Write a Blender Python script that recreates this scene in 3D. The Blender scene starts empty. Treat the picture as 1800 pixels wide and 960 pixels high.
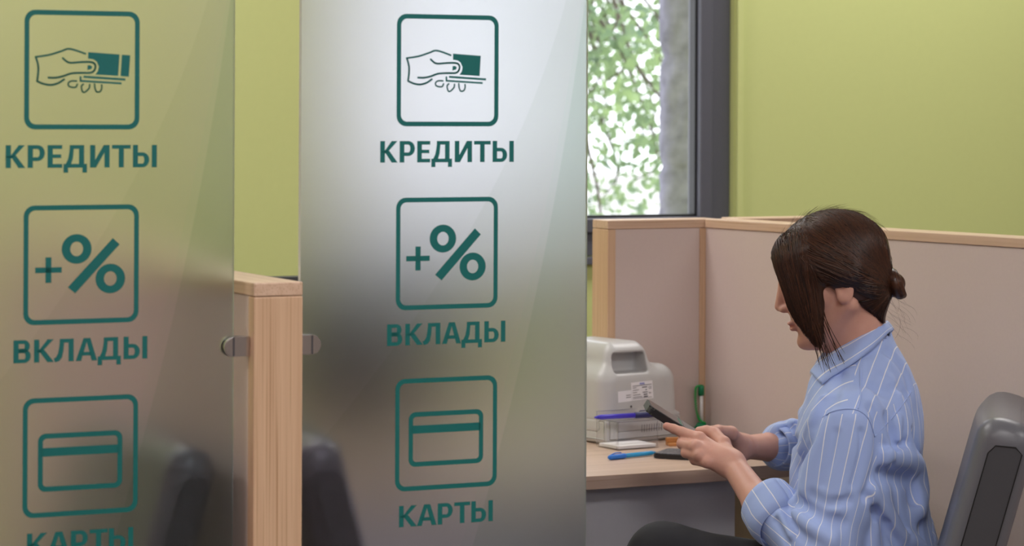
import bpy, bmesh, math, random
import numpy as np
from mathutils import Vector, Matrix

random.seed(7)
sc = bpy.context.scene
COL = sc.collection
PI = math.pi

# ------------------------------------------------------------------ camera
F_PX, CX, CY, CAM_H = 4770.0, 900.0, 187.0, 1.385       # focal length and optical axis in 1800x960 pixels
ROLL = math.radians(-0.25)
TH = math.radians(25.7)                                   # booth row is turned by this much to the camera
cd = bpy.data.cameras.new('camera'); cam = bpy.data.objects.new('camera', cd); COL.objects.link(cam)
cam.location = (0, 0, CAM_H); cam.rotation_euler = (PI/2, ROLL, 0)
cd.sensor_width = 36.0; cd.lens = F_PX/1800*36.0
cd.shift_x = 0.0; cd.shift_y = -(480-CY)/1800
cd.clip_start = 0.05; cd.clip_end = 200
cd.dof.use_dof = True; cd.dof.focus_distance = 4.2; cd.dof.aperture_fstop = 8.0
sc.camera = cam

# ------------------------------------------------------------------ view, world
vs = sc.view_settings
vs.view_transform = 'Standard'; vs.look = 'None'; vs.gamma = 1.0; vs.use_curve_mapping = False
vs.exposure = 0.0
sc.cycles.use_denoising = True
sc.cycles.max_bounces = 14; sc.cycles.transmission_bounces = 10; sc.cycles.transparent_max_bounces = 12
sc.cycles.sample_clamp_indirect = 6.0
w = bpy.data.worlds.new('overcast_sky'); sc.world = w; w.use_nodes = True
w.node_tree.nodes['Background'].inputs[0].default_value = (0.93, 0.945, 1.02, 1)
w.node_tree.nodes['Background'].inputs[1].default_value = 3.2

# ------------------------------------------------------------------ frames of reference
def V(*a): return np.array(a, float)
_r = V(math.cos(ROLL), 0, -math.sin(ROLL)); _u = V(math.sin(ROLL), 0, math.cos(ROLL)); _f = V(0, 1, 0)
CAMP = V(0, 0, CAM_H)
def ray(x, y): return ((x-CX)*_r-(y-CY)*_u)/F_PX+_f
def px(x, y, D): return CAMP+ray(x, y)*D                  # a point of the place from its bearing and its distance
A = V(math.cos(TH), math.sin(TH), 0); B = V(-math.sin(TH), math.cos(TH), 0)
P0 = px(437, 531, 3.40)*V(1, 1, 0)                        # front left foot of the partition between the glass sheets
def ab(a, b, z=0.0): return P0+a*A+b*B+V(0, 0, z)
def on_b(x, y, b):
    d = ray(x, y); t = ((P0+b*B-CAMP)@B)/(d@B); q = CAMP+d*t-P0; return q@A, q[2]
def on_z(x, y, z):
    d = ray(x, y); t = (z-CAM_H)/d[2]; q = CAMP+d*t-P0; return q@A, q@B
DESK_Z = 0.742
CAP_Z = 1.162

# ceiling lamps of the room (flat panels, light falling down)
for (a_, b_, e_) in [(-2.2, -4.2, 27), (0.2, -4.2, 27), (2.6, -4.2, 27),
                     (-2.2, -1.5, 29), (0.2, -1.5, 29), (2.6, -1.5, 29),
                     (-2.4, 1.75, 25), (0.1, 1.75, 25), (2.6, 1.75, 25)]:
    ld = bpy.data.lights.new('ceiling_lamp', 'AREA'); lo = bpy.data.objects.new('ceiling_lamp', ld); COL.objects.link(lo)
    ld.shape = 'RECTANGLE'; ld.size = 1.2; ld.size_y = 0.6; ld.energy = e_; ld.color = (1.0, 0.965, 0.95)
    lo.location = ab(a_, b_, 2.76); lo.rotation_euler = (0, 0, TH)

# ------------------------------------------------------------------ materials
def srgb(r, g, b):
    def c(v):
        v /= 255.0
        return v/12.92 if v <= 0.04045 else ((v+0.055)/1.055)**2.4
    return (c(r), c(g), c(b), 1.0)
MATS = {}
def newmat(name):
    m = bpy.data.materials.new(name); m.use_nodes = True; MATS[name] = m
    nt = m.node_tree; return m, nt, nt.nodes['Principled BSDF']
def setin(b, **k):
    for n, v in k.items(): b.inputs[n.replace('_', ' ')].default_value = v
def plain(name, col, rough=0.5, noise=0.05, scale=40.0, bump=0.0, metal=0.0, **k):
    """one colour with faint mottling and relief"""
    m, nt, b = newmat(name); N, L = nt.nodes, nt.links
    tc = N.new('ShaderNodeTexCoord'); n = N.new('ShaderNodeTexNoise'); n.inputs['Scale'].default_value = scale
    n.inputs['Detail'].default_value = 4
    L.new(tc.outputs['Object'], n.inputs['Vector'])
    mx = N.new('ShaderNodeMix'); mx.data_type = 'RGBA'
    mx.inputs[6].default_value = tuple(c*(1-noise) for c in col[:3])+(1,)
    mx.inputs[7].default_value = tuple(min(1, c*(1+noise)) for c in col[:3])+(1,)
    L.new(n.outputs['Fac'], mx.inputs[0]); L.new(mx.outputs[2], b.inputs['Base Color'])
    setin(b, Roughness=rough, Metallic=metal, **k)
    if bump:
        bp = N.new('ShaderNodeBump'); bp.inputs['Strength'].default_value = bump; bp.inputs['Distance'].default_value = 0.002
        L.new(n.outputs['Fac'], bp.inputs['Height']); L.new(bp.outputs['Normal'], b.inputs['Normal'])
    return m
def wood(name, c0, c1, axis='Z', scale=1.0):
    m, nt, b = newmat(name); N, L = nt.nodes, nt.links
    tc = N.new('ShaderNodeTexCoord'); mp = N.new('ShaderNodeMapping')
    s = {'Z': (90, 90, 2.2), 'X': (2.2, 90, 90), 'Y': (90, 2.2, 90)}[axis]
    mp.inputs['Scale'].default_value = tuple(v*scale for v in s)
    L.new(tc.outputs['Object'], mp.inputs['Vector'])
    n = N.new('ShaderNodeTexNoise'); n.inputs['Scale'].default_value = 1.0; n.inputs['Detail'].default_value = 5; n.inputs['Roughness'].default_value = 0.6
    L.new(mp.outputs['Vector'], n.inputs['Vector'])
    mp2 = N.new('ShaderNodeMapping'); mp2.inputs['Scale'].default_value = tuple(v*scale*(4.4 if v > 10 else 1.2) for v in s)
    L.new(tc.outputs['Object'], mp2.inputs['Vector'])
    n2 = N.new('ShaderNodeTexNoise'); n2.inputs['Scale'].default_value = 1.0; n2.inputs['Detail'].default_value = 2
    L.new(mp2.outputs['Vector'], n2.inputs['Vector'])
    rp = N.new('ShaderNodeValToRGB'); e = rp.color_ramp.elements
    e[0].position = 0.36; e[0].color = c0; e[1].position = 0.62; e[1].color = c1
    L.new(n.outputs['Fac'], rp.inputs['Fac'])
    r2 = N.new('ShaderNodeValToRGB'); e = r2.color_ramp.elements
    e[0].position = 0.30; e[0].color = (0.74, 0.67, 0.58, 1); e[1].position = 0.44; e[1].color = (1, 1, 1, 1)
    L.new(n2.outputs['Fac'], r2.inputs['Fac'])
    mx = N.new('ShaderNodeMix'); mx.data_type = 'RGBA'; mx.blend_type = 'MULTIPLY'; mx.inputs[0].default_value = 1
    L.new(rp.outputs['Color'], mx.inputs[6]); L.new(r2.outputs['Color'], mx.inputs[7])
    L.new(mx.outputs[2], b.inputs['Base Color']); setin(b, Roughness=0.42)
    bp = N.new('ShaderNodeBump'); bp.inputs['Strength'].default_value = 0.12; bp.inputs['Distance'].default_value = 0.001
    L.new(n2.outputs['Fac'], bp.inputs['Height']); L.new(bp.outputs['Normal'], b.inputs['Normal'])
    return m
def clear(name, tint=(1, 1, 1, 1), gloss=0.06, rough=0.02):
    """thin clear sheet: lets light straight through, mirrors a little"""
    m, nt, b = newmat(name); N, L = nt.nodes, nt.links; N.remove(b)
    out = N['Material Output']; t = N.new('ShaderNodeBsdfTransparent'); t.inputs[0].default_value = tint
    g = N.new('ShaderNodeBsdfGlossy'); g.inputs['Roughness'].default_value = rough
    lw = N.new('ShaderNodeLayerWeight'); lw.inputs['Blend'].default_value = 0.5
    pw = N.new('ShaderNodeMath'); pw.operation = 'POWER'; pw.inputs[1].default_value = 3.2
    L.new(lw.outputs['Facing'], pw.inputs[0])
    mr = N.new('ShaderNodeMapRange'); mr.inputs[3].default_value = gloss; mr.inputs[4].default_value = gloss+0.35
    L.new(pw.outputs[0], mr.inputs[0])
    mx = N.new('ShaderNodeMixShader'); L.new(mr.outputs[0], mx.inputs[0]); L.new(t.outputs[0], mx.inputs[1]); L.new(g.outputs[0], mx.inputs[2])
    L.new(mx.outputs[0], out.inputs['Surface'])
    return m

plain('green_paint', srgb(205, 214, 142), 0.75, 0.02, 60, 0.05)
plain('warm_paint', srgb(192, 136, 126), 0.8, 0.03, 30)
plain('taupe_paint', srgb(150, 137, 131), 0.8, 0.03, 30)
plain('white_paint', srgb(226, 222, 214), 0.8, 0.02, 30)
plain('floor_tile', srgb(120, 112, 104), 0.35, 0.08, 18)
plain('laminate', srgb(208, 191, 185), 0.55, 0.03, 220, 0.06)
plain('grey_laminate', srgb(188, 187, 192), 0.5, 0.03, 200, 0.05)
wood('oak_upright', srgb(204, 168, 136), srgb(216, 182, 150), 'Z')
wood('oak_along', srgb(206, 174, 148), srgb(216, 186, 162), 'X')
wood('desk_wood', srgb(192, 166, 148), srgb(204, 178, 160), 'X', 0.8)
wood('orange_wood', srgb(188, 122, 66), srgb(206, 144, 84), 'X')
plain('window_grey', srgb(92, 94, 104), 0.4, 0.03, 80)
plain('black_rubber', srgb(26, 26, 28), 0.5, 0.05, 80)
plain('black_plastic', srgb(30, 30, 33), 0.4, 0.05, 100)
plain('chrome', srgb(215, 212, 212), 0.24, 0.02, 60, metal=1.0)
plain('teal_vinyl', srgb(0, 104, 101), 0.5, 0.02, 60)
plain('counter_plastic', srgb(190, 190, 190), 0.36, 0.02, 260, 0.02)
plain('sticker_white', srgb(232, 230, 234), 0.5, 0.01, 60)
plain('print_grey', srgb(128, 126, 130), 0.6, 0.1, 400)
plain('print_dark', srgb(70, 68, 72), 0.6, 0.1, 400)
plain('print_blue', srgb(40, 84, 190), 0.6, 0.02, 60)
plain('paper', srgb(240, 238, 238), 0.8, 0.01, 60)
plain('violet_plastic', srgb(66, 56, 196), 0.3, 0.03, 60)
plain('navy_plastic', srgb(30, 34, 92), 0.35, 0.03, 60)
plain('sky_blue_plastic', srgb(36, 150, 206), 0.3, 0.04, 60)
plain('blue_cap', srgb(38, 118, 214), 0.3, 0.03, 60)
plain('green_plastic', srgb(30, 178, 84), 0.35, 0.03, 60)
plain('dark_green_plastic', srgb(14, 130, 84), 0.35, 0.03, 60)
plain('phone_black', srgb(34, 34, 38), 0.42, 0.03, 60)
plain('phone_glass', srgb(88, 88, 92), 0.18, 0.02, 30)
plain('screen_green', srgb(40, 116, 98), 0.3, 0.02, 30)
plain('screen_grey', srgb(112, 110, 116), 0.3, 0.02, 30)
plain('grey_vinyl', srgb(98, 99, 106), 0.36, 0.04, 300, 0.05)
plain('dark_vinyl', srgb(66, 67, 72), 0.45, 0.04, 300, 0.05)
plain('seam_thread', srgb(20, 20, 22), 0.8, 0.03, 300)
plain('trouser_black', srgb(24, 24, 31), 0.85, 0.1, 500, 0.1)
plain('button_pearl', srgb(225, 225, 232), 0.3, 0.03, 60)
plain('stone_grey', srgb(122, 120, 136), 0.95, 0.6, 26, 1.0)
plain('bark', srgb(92, 84, 76), 0.95, 0.25, 20, 0.5)
plain('pavement', srgb(190, 188, 184), 0.9, 0.05, 3)
clear('pane_clear', (0.97, 0.98, 0.97, 1), 0.03)
clear('acrylic', (0.99, 0.99, 0.995, 1), 0.02, 0.05)
clear('acrylic_edge', (0.85, 0.85, 0.88, 1), 0.25, 0.1)
clear('pen_clear', (0.97, 0.975, 0.98, 1), 0.06, 0.1)

# leaves: light shines through
m, nt, b = newmat('leaf'); N, L = nt.nodes, nt.links
oi = N.new('ShaderNodeTexCoord'); ns = N.new('ShaderNodeTexNoise'); ns.inputs['Scale'].default_value = 2.5
L.new(oi.outputs['Object'], ns.inputs['Vector'])
rp = N.new('ShaderNodeValToRGB'); e = rp.color_ramp.elements
e[0].position = 0.35; e[0].color = srgb(108, 132, 106); e[1].position = 0.68; e[1].color = srgb(166, 190, 132)
L.new(ns.outputs['Fac'], rp.inputs['Fac']); L.new(rp.outputs['Color'], b.inputs['Base Color']); setin(b, Roughness=0.5)
tr = N.new('ShaderNodeBsdfTranslucent'); L.new(rp.outputs['Color'], tr.inputs[0])
mx = N.new('ShaderNodeMixShader'); mx.inputs[0].default_value = 0.5
L.new(b.outputs[0], mx.inputs[1]); L.new(tr.outputs[0], mx.inputs[2]); L.new(mx.outputs[0], N['Material Output'].inputs['Surface'])

# frosted glass with a film of three sweeping bands (coordinates of the sheet itself, metres)
PANEL_W = 0.410
FROST = 0.36
m, nt, b = newmat('frosted_glass'); N, L = nt.nodes, nt.links
tc = N.new('ShaderNodeTexCoord'); sp = N.new('ShaderNodeSeparateXYZ'); L.new(tc.outputs['Object'], sp.inputs[0])
def mth(op, x, y=None):
    n = N.new('ShaderNodeMath'); n.operation = op
    for i, v in enumerate((x, y)):
        if v is None: continue
        if isinstance(v, (int, float)): n.inputs[i].default_value = v
        else: L.new(v, n.inputs[i])
    return n.outputs[0]
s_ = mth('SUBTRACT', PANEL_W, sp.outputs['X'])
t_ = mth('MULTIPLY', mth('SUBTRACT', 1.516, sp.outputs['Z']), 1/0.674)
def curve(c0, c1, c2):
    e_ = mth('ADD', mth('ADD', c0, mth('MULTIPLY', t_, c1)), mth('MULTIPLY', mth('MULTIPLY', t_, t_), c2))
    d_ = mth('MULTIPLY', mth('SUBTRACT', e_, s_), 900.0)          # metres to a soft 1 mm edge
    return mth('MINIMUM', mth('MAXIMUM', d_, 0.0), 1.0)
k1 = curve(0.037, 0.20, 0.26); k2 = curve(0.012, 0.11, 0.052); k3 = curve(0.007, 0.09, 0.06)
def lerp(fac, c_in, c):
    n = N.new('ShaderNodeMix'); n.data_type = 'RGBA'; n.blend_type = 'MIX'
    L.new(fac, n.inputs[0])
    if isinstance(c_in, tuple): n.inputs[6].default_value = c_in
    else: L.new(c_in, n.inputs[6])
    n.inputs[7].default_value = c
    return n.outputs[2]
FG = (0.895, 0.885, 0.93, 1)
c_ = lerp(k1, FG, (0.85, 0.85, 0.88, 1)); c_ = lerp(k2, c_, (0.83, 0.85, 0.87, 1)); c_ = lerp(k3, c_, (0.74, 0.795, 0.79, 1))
fn = N.new('ShaderNodeTexNoise'); fn.inputs['Scale'].default_value = 900; L.new(tc.outputs['Object'], fn.inputs['Vector'])
N.remove(b)
fb = N.new('ShaderNodeBump'); fb.inputs['Strength'].default_value = 0.05; fb.inputs['Distance'].default_value = 0.0004
L.new(fn.outputs['Fac'], fb.inputs['Height'])
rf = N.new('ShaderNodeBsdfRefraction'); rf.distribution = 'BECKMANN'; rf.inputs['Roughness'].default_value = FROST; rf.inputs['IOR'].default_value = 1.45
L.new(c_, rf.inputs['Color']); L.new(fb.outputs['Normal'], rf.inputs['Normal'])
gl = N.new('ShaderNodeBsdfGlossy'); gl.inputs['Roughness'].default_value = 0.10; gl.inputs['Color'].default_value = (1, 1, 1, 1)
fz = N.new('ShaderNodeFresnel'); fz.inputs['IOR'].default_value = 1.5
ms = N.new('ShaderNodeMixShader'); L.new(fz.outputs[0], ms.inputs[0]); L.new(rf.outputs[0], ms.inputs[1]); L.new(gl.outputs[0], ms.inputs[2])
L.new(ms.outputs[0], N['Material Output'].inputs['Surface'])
m, nt, b = newmat('frosted_back'); N, L = nt.nodes, nt.links; N.remove(b)
gb_ = N.new('ShaderNodeBsdfGlass'); gb_.distribution = 'BECKMANN'; gb_.inputs['Roughness'].default_value = FROST; gb_.inputs['IOR'].default_value = 1.45
gb_.inputs['Color'].default_value = (0.93, 0.925, 0.975, 1)
L.new(gb_.outputs[0], N['Material Output'].inputs['Surface'])
m, nt, b = newmat('glass_edge'); setin(b, Base_Color=(0.80, 0.87, 0.86, 1), Roughness=0.3, IOR=1.5); b.inputs['Transmission Weight'].default_value = 0.25

# striped shirt cloth: thin white lines along the cloth's own first coordinate (metres)
m, nt, b = newmat('striped_cotton'); N, L = nt.nodes, nt.links
uv = N.new('ShaderNodeUVMap'); uv.uv_map = 'cloth'
sp = N.new('ShaderNodeSeparateXYZ'); L.new(uv.outputs[0], sp.inputs[0])
PITCH = 0.0215
fr = mth('FRACT', mth('MULTIPLY', sp.outputs['X'], 1/PITCH))
ds = mth('ABSOLUTE', mth('SUBTRACT', fr, 0.5))
ln = mth('MINIMUM', mth('MAXIMUM', mth('MULTIPLY', mth('SUBTRACT', 0.042, ds), 60.0), 0.0), 1.0)
base = lerp(ln, srgb(160, 181, 232), srgb(230, 232, 242))
L.new(base, b.inputs['Base Color']); setin(b, Roughness=0.8)
b.inputs['Sheen Weight'].default_value = 0.15
wv = N.new('ShaderNodeTexNoise'); wv.inputs['Scale'].default_value = 900
bp = N.new('ShaderNodeBump'); bp.inputs['Strength'].default_value = 0.15; bp.inputs['Distance'].default_value = 0.0006
tcx = N.new('ShaderNodeTexCoord'); L.new(tcx.outputs['Object'], wv.inputs['Vector'])
L.new(wv.outputs['Fac'], bp.inputs['Height']); L.new(bp.outputs['Normal'], b.inputs['Normal'])

# skin: vertex attribute "tone" marks lips, nails and the flushed places
m, nt, b = newmat('skin'); N, L = nt.nodes, nt.links
at = N.new('ShaderNodeAttribute'); at.attribute_name = 'tone'
tcx = N.new('ShaderNodeTexCoord'); ns = N.new('ShaderNodeTexNoise'); ns.inputs['Scale'].default_value = 45; ns.inputs['Detail'].default_value = 5
L.new(tcx.outputs['Object'], ns.inputs['Vector'])
sk = lerp(ns.outputs['Fac'], srgb(198, 145, 128), srgb(214, 165, 148))
sk = lerp(at.outputs['Fac'], sk, srgb(186, 98, 92))
L.new(sk, b.inputs['Base Color']); setin(b, Roughness=0.5)
b.inputs['Subsurface Weight'].default_value = 0.12; b.inputs['Subsurface Radius'].default_value = (0.012, 0.005, 0.003)
b.inputs['Subsurface Scale'].default_value = 0.4
bp = N.new('ShaderNodeBump'); bp.inputs['Strength'].default_value = 0.12; bp.inputs['Distance'].default_value = 0.001
n3 = N.new('ShaderNodeTexNoise'); n3.inputs['Scale'].default_value = 420; L.new(tcx.outputs['Object'], n3.inputs['Vector'])
L.new(n3.outputs['Fac'], bp.inputs['Height']); L.new(bp.outputs['Normal'], b.inputs['Normal'])

# hair: brown, each lock a little different
m, nt, b = newmat('hair_brown'); N, L = nt.nodes, nt.links
at = N.new('ShaderNodeAttribute'); at.attribute_name = 'lock'
hc = lerp(at.outputs['Fac'], srgb(38, 24, 19), srgb(92, 56, 38))
L.new(hc, b.inputs['Base Color']); setin(b, Roughness=0.36)
b.inputs['Specular IOR Level'].default_value = 0.4
# glittery black pouch
m, nt, b = newmat('glitter_black'); N, L = nt.nodes, nt.links
tcx = N.new('ShaderNodeTexCoord'); vo = N.new('ShaderNodeTexVoronoi'); vo.inputs['Scale'].default_value = 260
L.new(tcx.outputs['Object'], vo.inputs['Vector'])
rp = N.new('ShaderNodeValToRGB'); e = rp.color_ramp.elements
e[0].position = 0.15; e[0].color = (0.55, 0.55, 0.6, 1); e[1].position = 0.32; e[1].color = srgb(86, 87, 94)
L.new(vo.outputs['Distance'], rp.inputs['Fac']); L.new(rp.outputs['Color'], b.inputs['Base Color']); setin(b, Roughness=0.35)

# ------------------------------------------------------------------ object helpers
def link(o, parent=None):
    COL.objects.link(o)
    if parent is not None: o.parent = parent
    return o
def tag(o, label=None, cat=None, group=None, kind=None):
    if label: o['label'] = label
    if cat: o['category'] = cat
    if group: o['group'] = group
    if kind: o['kind'] = kind
    return o
def empty(name, loc=(0, 0, 0), rz=0.0, parent=None):
    o = bpy.data.objects.new(name, None); o.empty_display_size = 0.05
    o.location = loc; o.rotation_euler = (0, 0, rz); return link(o, parent)
def from_bm(name, bm, mat, parent=None, smooth=False, loc=None, rz=None):
    me = bpy.data.meshes.new(name); bmesh.ops.recalc_face_normals(bm, faces=bm.faces); bm.to_mesh(me); bm.free()
    for m_ in (mat if isinstance(mat, (list, tuple)) else [mat]): me.materials.append(MATS[m_])
    if smooth:
        for p in me.polygons: p.use_smooth = True
    o = bpy.data.objects.new(name, me)
    if loc is not None: o.location = loc
    if rz is not None: o.rotation_euler = (0, 0, rz)
    return link(o, parent)
def from_arrays(name, verts, faces, mat, parent=None, smooth=True):
    me = bpy.data.meshes.new(name)
    verts = np.asarray(verts, np.float32); faces = np.asarray(faces, np.int32)
    k = faces.shape[1]
    me.vertices.add(len(verts)); me.vertices.foreach_set('co', verts.ravel())
    me.loops.add(faces.size); me.loops.foreach_set('vertex_index', faces.ravel())
    me.polygons.add(len(faces)); me.polygons.foreach_set('loop_start', np.arange(0, faces.size, k, dtype=np.int32))
    me.polygons.foreach_set('loop_total', np.full(len(faces), k, np.int32))
    if smooth: me.polygons.foreach_set('use_smooth', np.ones(len(faces), bool))
    me.update(calc_edges=True); me.validate()
    me.materials.append(MATS[mat])
    o = bpy.data.objects.new(name, me); return link(o, parent)
def bx(bm, x0, x1, y0, y1, z0, z1, bevel=0.0, seg=2):
    v = [bm.verts.new(p) for p in [(x0, y0, z0), (x1, y0, z0), (x1, y1, z0), (x0, y1, z0), (x0, y0, z1), (x1, y0, z1), (x1, y1, z1), (x0, y1, z1)]]
    fs = [bm.faces.new([v[i] for i in q]) for q in [(3, 2, 1, 0), (4, 5, 6, 7), (0, 1, 5, 4), (1, 2, 6, 5), (2, 3, 7, 6), (3, 0, 4, 7)]]
    if bevel:
        es = list({e for f in fs for e in f.edges})
        bmesh.ops.bevel(bm, geom=es, offset=bevel, segments=seg, profile=0.5, affect='EDGES')
    return fs
def box(name, dims, mat, parent, bevel=0.0, seg=2, smooth=False):
    bm = bmesh.new(); bx(bm, *dims, bevel=bevel, seg=seg); return from_bm(name, bm, mat, parent, smooth)
def tube_arrays(path, radii, n=10, cap=True):
    path = np.asarray(path, float); radii = np.broadcast_to(np.asarray(radii, float), (len(path),))
    t = np.gradient(path, axis=0); t /= np.linalg.norm(t, axis=1)[:, None]+1e-12
    ref = V(0, 0, 1) if abs(t[0][2]) < 0.9 else V(1, 0, 0)
    nrm = np.cross(t[0], ref); nrm /= np.linalg.norm(nrm)
    vs_, fs_ = [], []
    for i in range(len(path)):
        nrm = nrm-(nrm@t[i])*t[i]; nrm /= np.linalg.norm(nrm); bi = np.cross(t[i], nrm)
        for j in range(n):
            a_ = 2*PI*j/n; vs_.append(path[i]+radii[i]*(math.cos(a_)*nrm+math.sin(a_)*bi))
    for i in range(len(path)-1):
        for j in range(n):
            fs_.append((i*n+j, i*n+(j+1) % n, (i+1)*n+(j+1) % n, (i+1)*n+j))
    return vs_, fs_
def tube(name, path, radii, mat, parent=None, n=10, smooth=True):
    vs_, fs_ = tube_arrays(path, radii, n)
    bm = bmesh.new(); bv = [bm.verts.new(v) for v in vs_]
    for f in fs_: bm.faces.new([bv[i] for i in f])
    bm.faces.new(bv[:n][::-1]); bm.faces.new(bv[-n:])
    return from_bm(name, bm, mat, parent, smooth)
def crom(pts, k=6, closed=False):
    """smooth curve through points"""
    P = [np.asarray(p, float) for p in pts]; out = []
    n = len(P)
    for i in range(n-1):
        p0 = P[max(i-1, 0)]; p1 = P[i]; p2 = P[i+1]; p3 = P[min(i+2, n-1)]
        for j in range(k):
            t = j/k
            out.append(0.5*((2*p1)+(-p0+p2)*t+(2*p0-5*p1+4*p2-p3)*t*t+(-p0+3*p1-3*p2+p3)*t**3))
    out.append(P[-1]); return out

# ------------------------------------------------------------------ the room
R_A0, R_A1, R_B0, R_B1, R_H = -3.6, 4.2, -5.6, 2.45, 2.8
def struct(name, dims_list, mat):
    bm = bmesh.new()
    for d in dims_list: bx(bm, *d)
    return tag(from_bm(name, bm, mat, None, loc=P0, rz=TH), kind='structure')
T = 0.10
# window opening in the back wall
wx1, wz0 = on_b(1290, 446, R_B1)
wx0, _ = on_b(560, 446, R_B1)
wz1 = 2.45
struct('floor', [(R_A0-T, R_A1+T, R_B0-T, R_B1+T, -0.1, 0.0)], 'floor_tile')
struct('ceiling', [(R_A0-T, R_A1+T, R_B0-T, R_B1+T, R_H, R_H+0.1)], 'white_paint')
struct('wall_back', [(R_A0-T, wx0, R_B1, R_B1+T, 0, R_H), (wx1, R_A1+T, R_B1, R_B1+T, 0, R_H),
                     (wx0, wx1, R_B1, R_B1+T, 0, wz0), (wx0, wx1, R_B1, R_B1+T, wz1, R_H)], 'green_paint')
struct('wall_left', [(R_A0-T, R_A0, R_B0, R_B1, 0, R_H)], 'warm_paint')
struct('wall_right', [(R_A1, R_A1+T, R_B0, R_B1, 0, R_H)], 'taupe_paint')
struct('wall_front', [(R_A0-T, R_A1+T, R_B0-T, R_B0, 0, R_H)], 'taupe_paint')
# green-painted jamb lining standing proud of the wall beside the window
struct('trim_1', [(wx1+0.002, wx1+0.018, R_B1-0.012, R_B1, wz0-0.05, wz1)], 'green_paint')

win = tag(empty('window_1', P0, TH), kind='structure')
fw_, sash = 0.055, 0.035
yo = R_B1+0.02
bm = bmesh.new()
for d in [(wx0, wx0+fw_, yo, yo+0.07, wz0, wz1), (wx1-fw_, wx1, yo, yo+0.07, wz0, wz1),
          (wx0+fw_, wx1-fw_, yo, yo+0.07, wz0, wz0+fw_), (wx0+fw_, wx1-fw_, yo, yo+0.07, wz1-fw_, wz1)]: bx(bm, *d, bevel=0.003)
from_bm('window_frame', bm, 'window_grey', win)
ix0, ix1, iz0, iz1 = wx0+fw_, wx1-fw_, wz0+fw_, wz1-fw_
bm = bmesh.new()
for d in [(ix0, ix0+sash, yo-0.012, yo+0.05, iz0, iz1), (ix1-sash, ix1, yo-0.012, yo+0.05, iz0, iz1),
          (ix0+sash, ix1-sash, yo-0.012, yo+0.05, iz0, iz0+sash), (ix0+sash, ix1-sash, yo-0.012, yo+0.05, iz1-sash, iz1)]: bx(bm, *d, bevel=0.004)
sash_o = from_bm('window_sash', bm, 'window_grey', win)
g = 0.006
bm = bmesh.new()
for d in [(ix0+sash, ix0+sash+g, yo+0.004, yo+0.03, iz0+sash, iz1-sash), (ix1-sash-g, ix1-sash, yo+0.004, yo+0.03, iz0+sash, iz1-sash),
          (ix0+sash, ix1-sash, yo+0.004, yo+0.03, iz0+sash, iz0+sash+g), (ix0+sash, ix1-sash, yo+0.004, yo+0.03, iz1-sash-g, iz1-sash)]: bx(bm, *d)
from_bm('gasket', bm, 'black_rubber', sash_o)
box('window_pane', (ix0+sash, ix1-sash, yo+0.016, yo+0.022, iz0+sash, iz1-sash), 'pane_clear', win)
box('window_ledge', (wx0-0.03, wx1, R_B1-0.02, R_B1+0.02, wz0-0.018, wz0), 'window_grey', win, 0.003)
# daylight portal in the opening
pd = bpy.data.lights.new('window_portal', 'AREA'); po = bpy.data.objects.new('window_portal', pd); COL.objects.link(po)
pd.shape = 'RECTANGLE'; pd.size = wx1-wx0; pd.size_y = wz1-wz0; pd.cycles.is_portal = True
po.location = ab((wx0+wx1)/2, yo+0.12, (wz0+wz1)/2); po.rotation_euler = (-PI/2, 0, TH)

# ------------------------------------------------------------------ outside the window

struct('ground_outside', [(-30, 40, R_B1+0.6, 60, -0.5, -0.35)], 'pavement')
# rough stone column standing a little way off
sd = 7.6
c0 = px(1201, 200, sd)
bm = bmesh.new()
col_w = 78/F_PX*sd/2
rngc = random.Random(5)
n_c = 16
zs = [-0.35]+[z_ for k in range(12) for z_ in (-0.35+0.30*(k+1)-0.012, -0.35+0.30*(k+1), -0.35+0.30*(k+1)+0.012)]
rows = []
for iz in range(0, 140):
    z_ = -0.35+iz*0.028; ph = ((z_+0.35) % 0.31)/0.31
    groove_ = 0.014 if ph < 0.10 else 0.0
    row = []
    for k in range(32):
        a_ = 2*PI*k/32; s_q = 1/max(abs(math.cos(a_)), abs(math.sin(a_)))
        r_ = (col_w*min(s_q, 1.22)-groove_)*1.0+rngc.uniform(-0.006, 0.006)
        row.append(bm.verts.new((r_*math.cos(a_), r_*math.sin(a_), z_)))
    rows.append(row)
for r0, r1 in zip(rows[:-1], rows[1:]):
    for k in range(32): bm.faces.new([r0[k], r0[(k+1) % 32], r1[(k+1) % 32], r1[k]])
bm.faces.new(rows[-1])
tag(from_bm('stone_column', bm, 'stone_grey', None, True, loc=(c0[0], c0[1], 0), rz=0.0), 'rough grey stone column standing outside the window', 'column')
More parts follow.
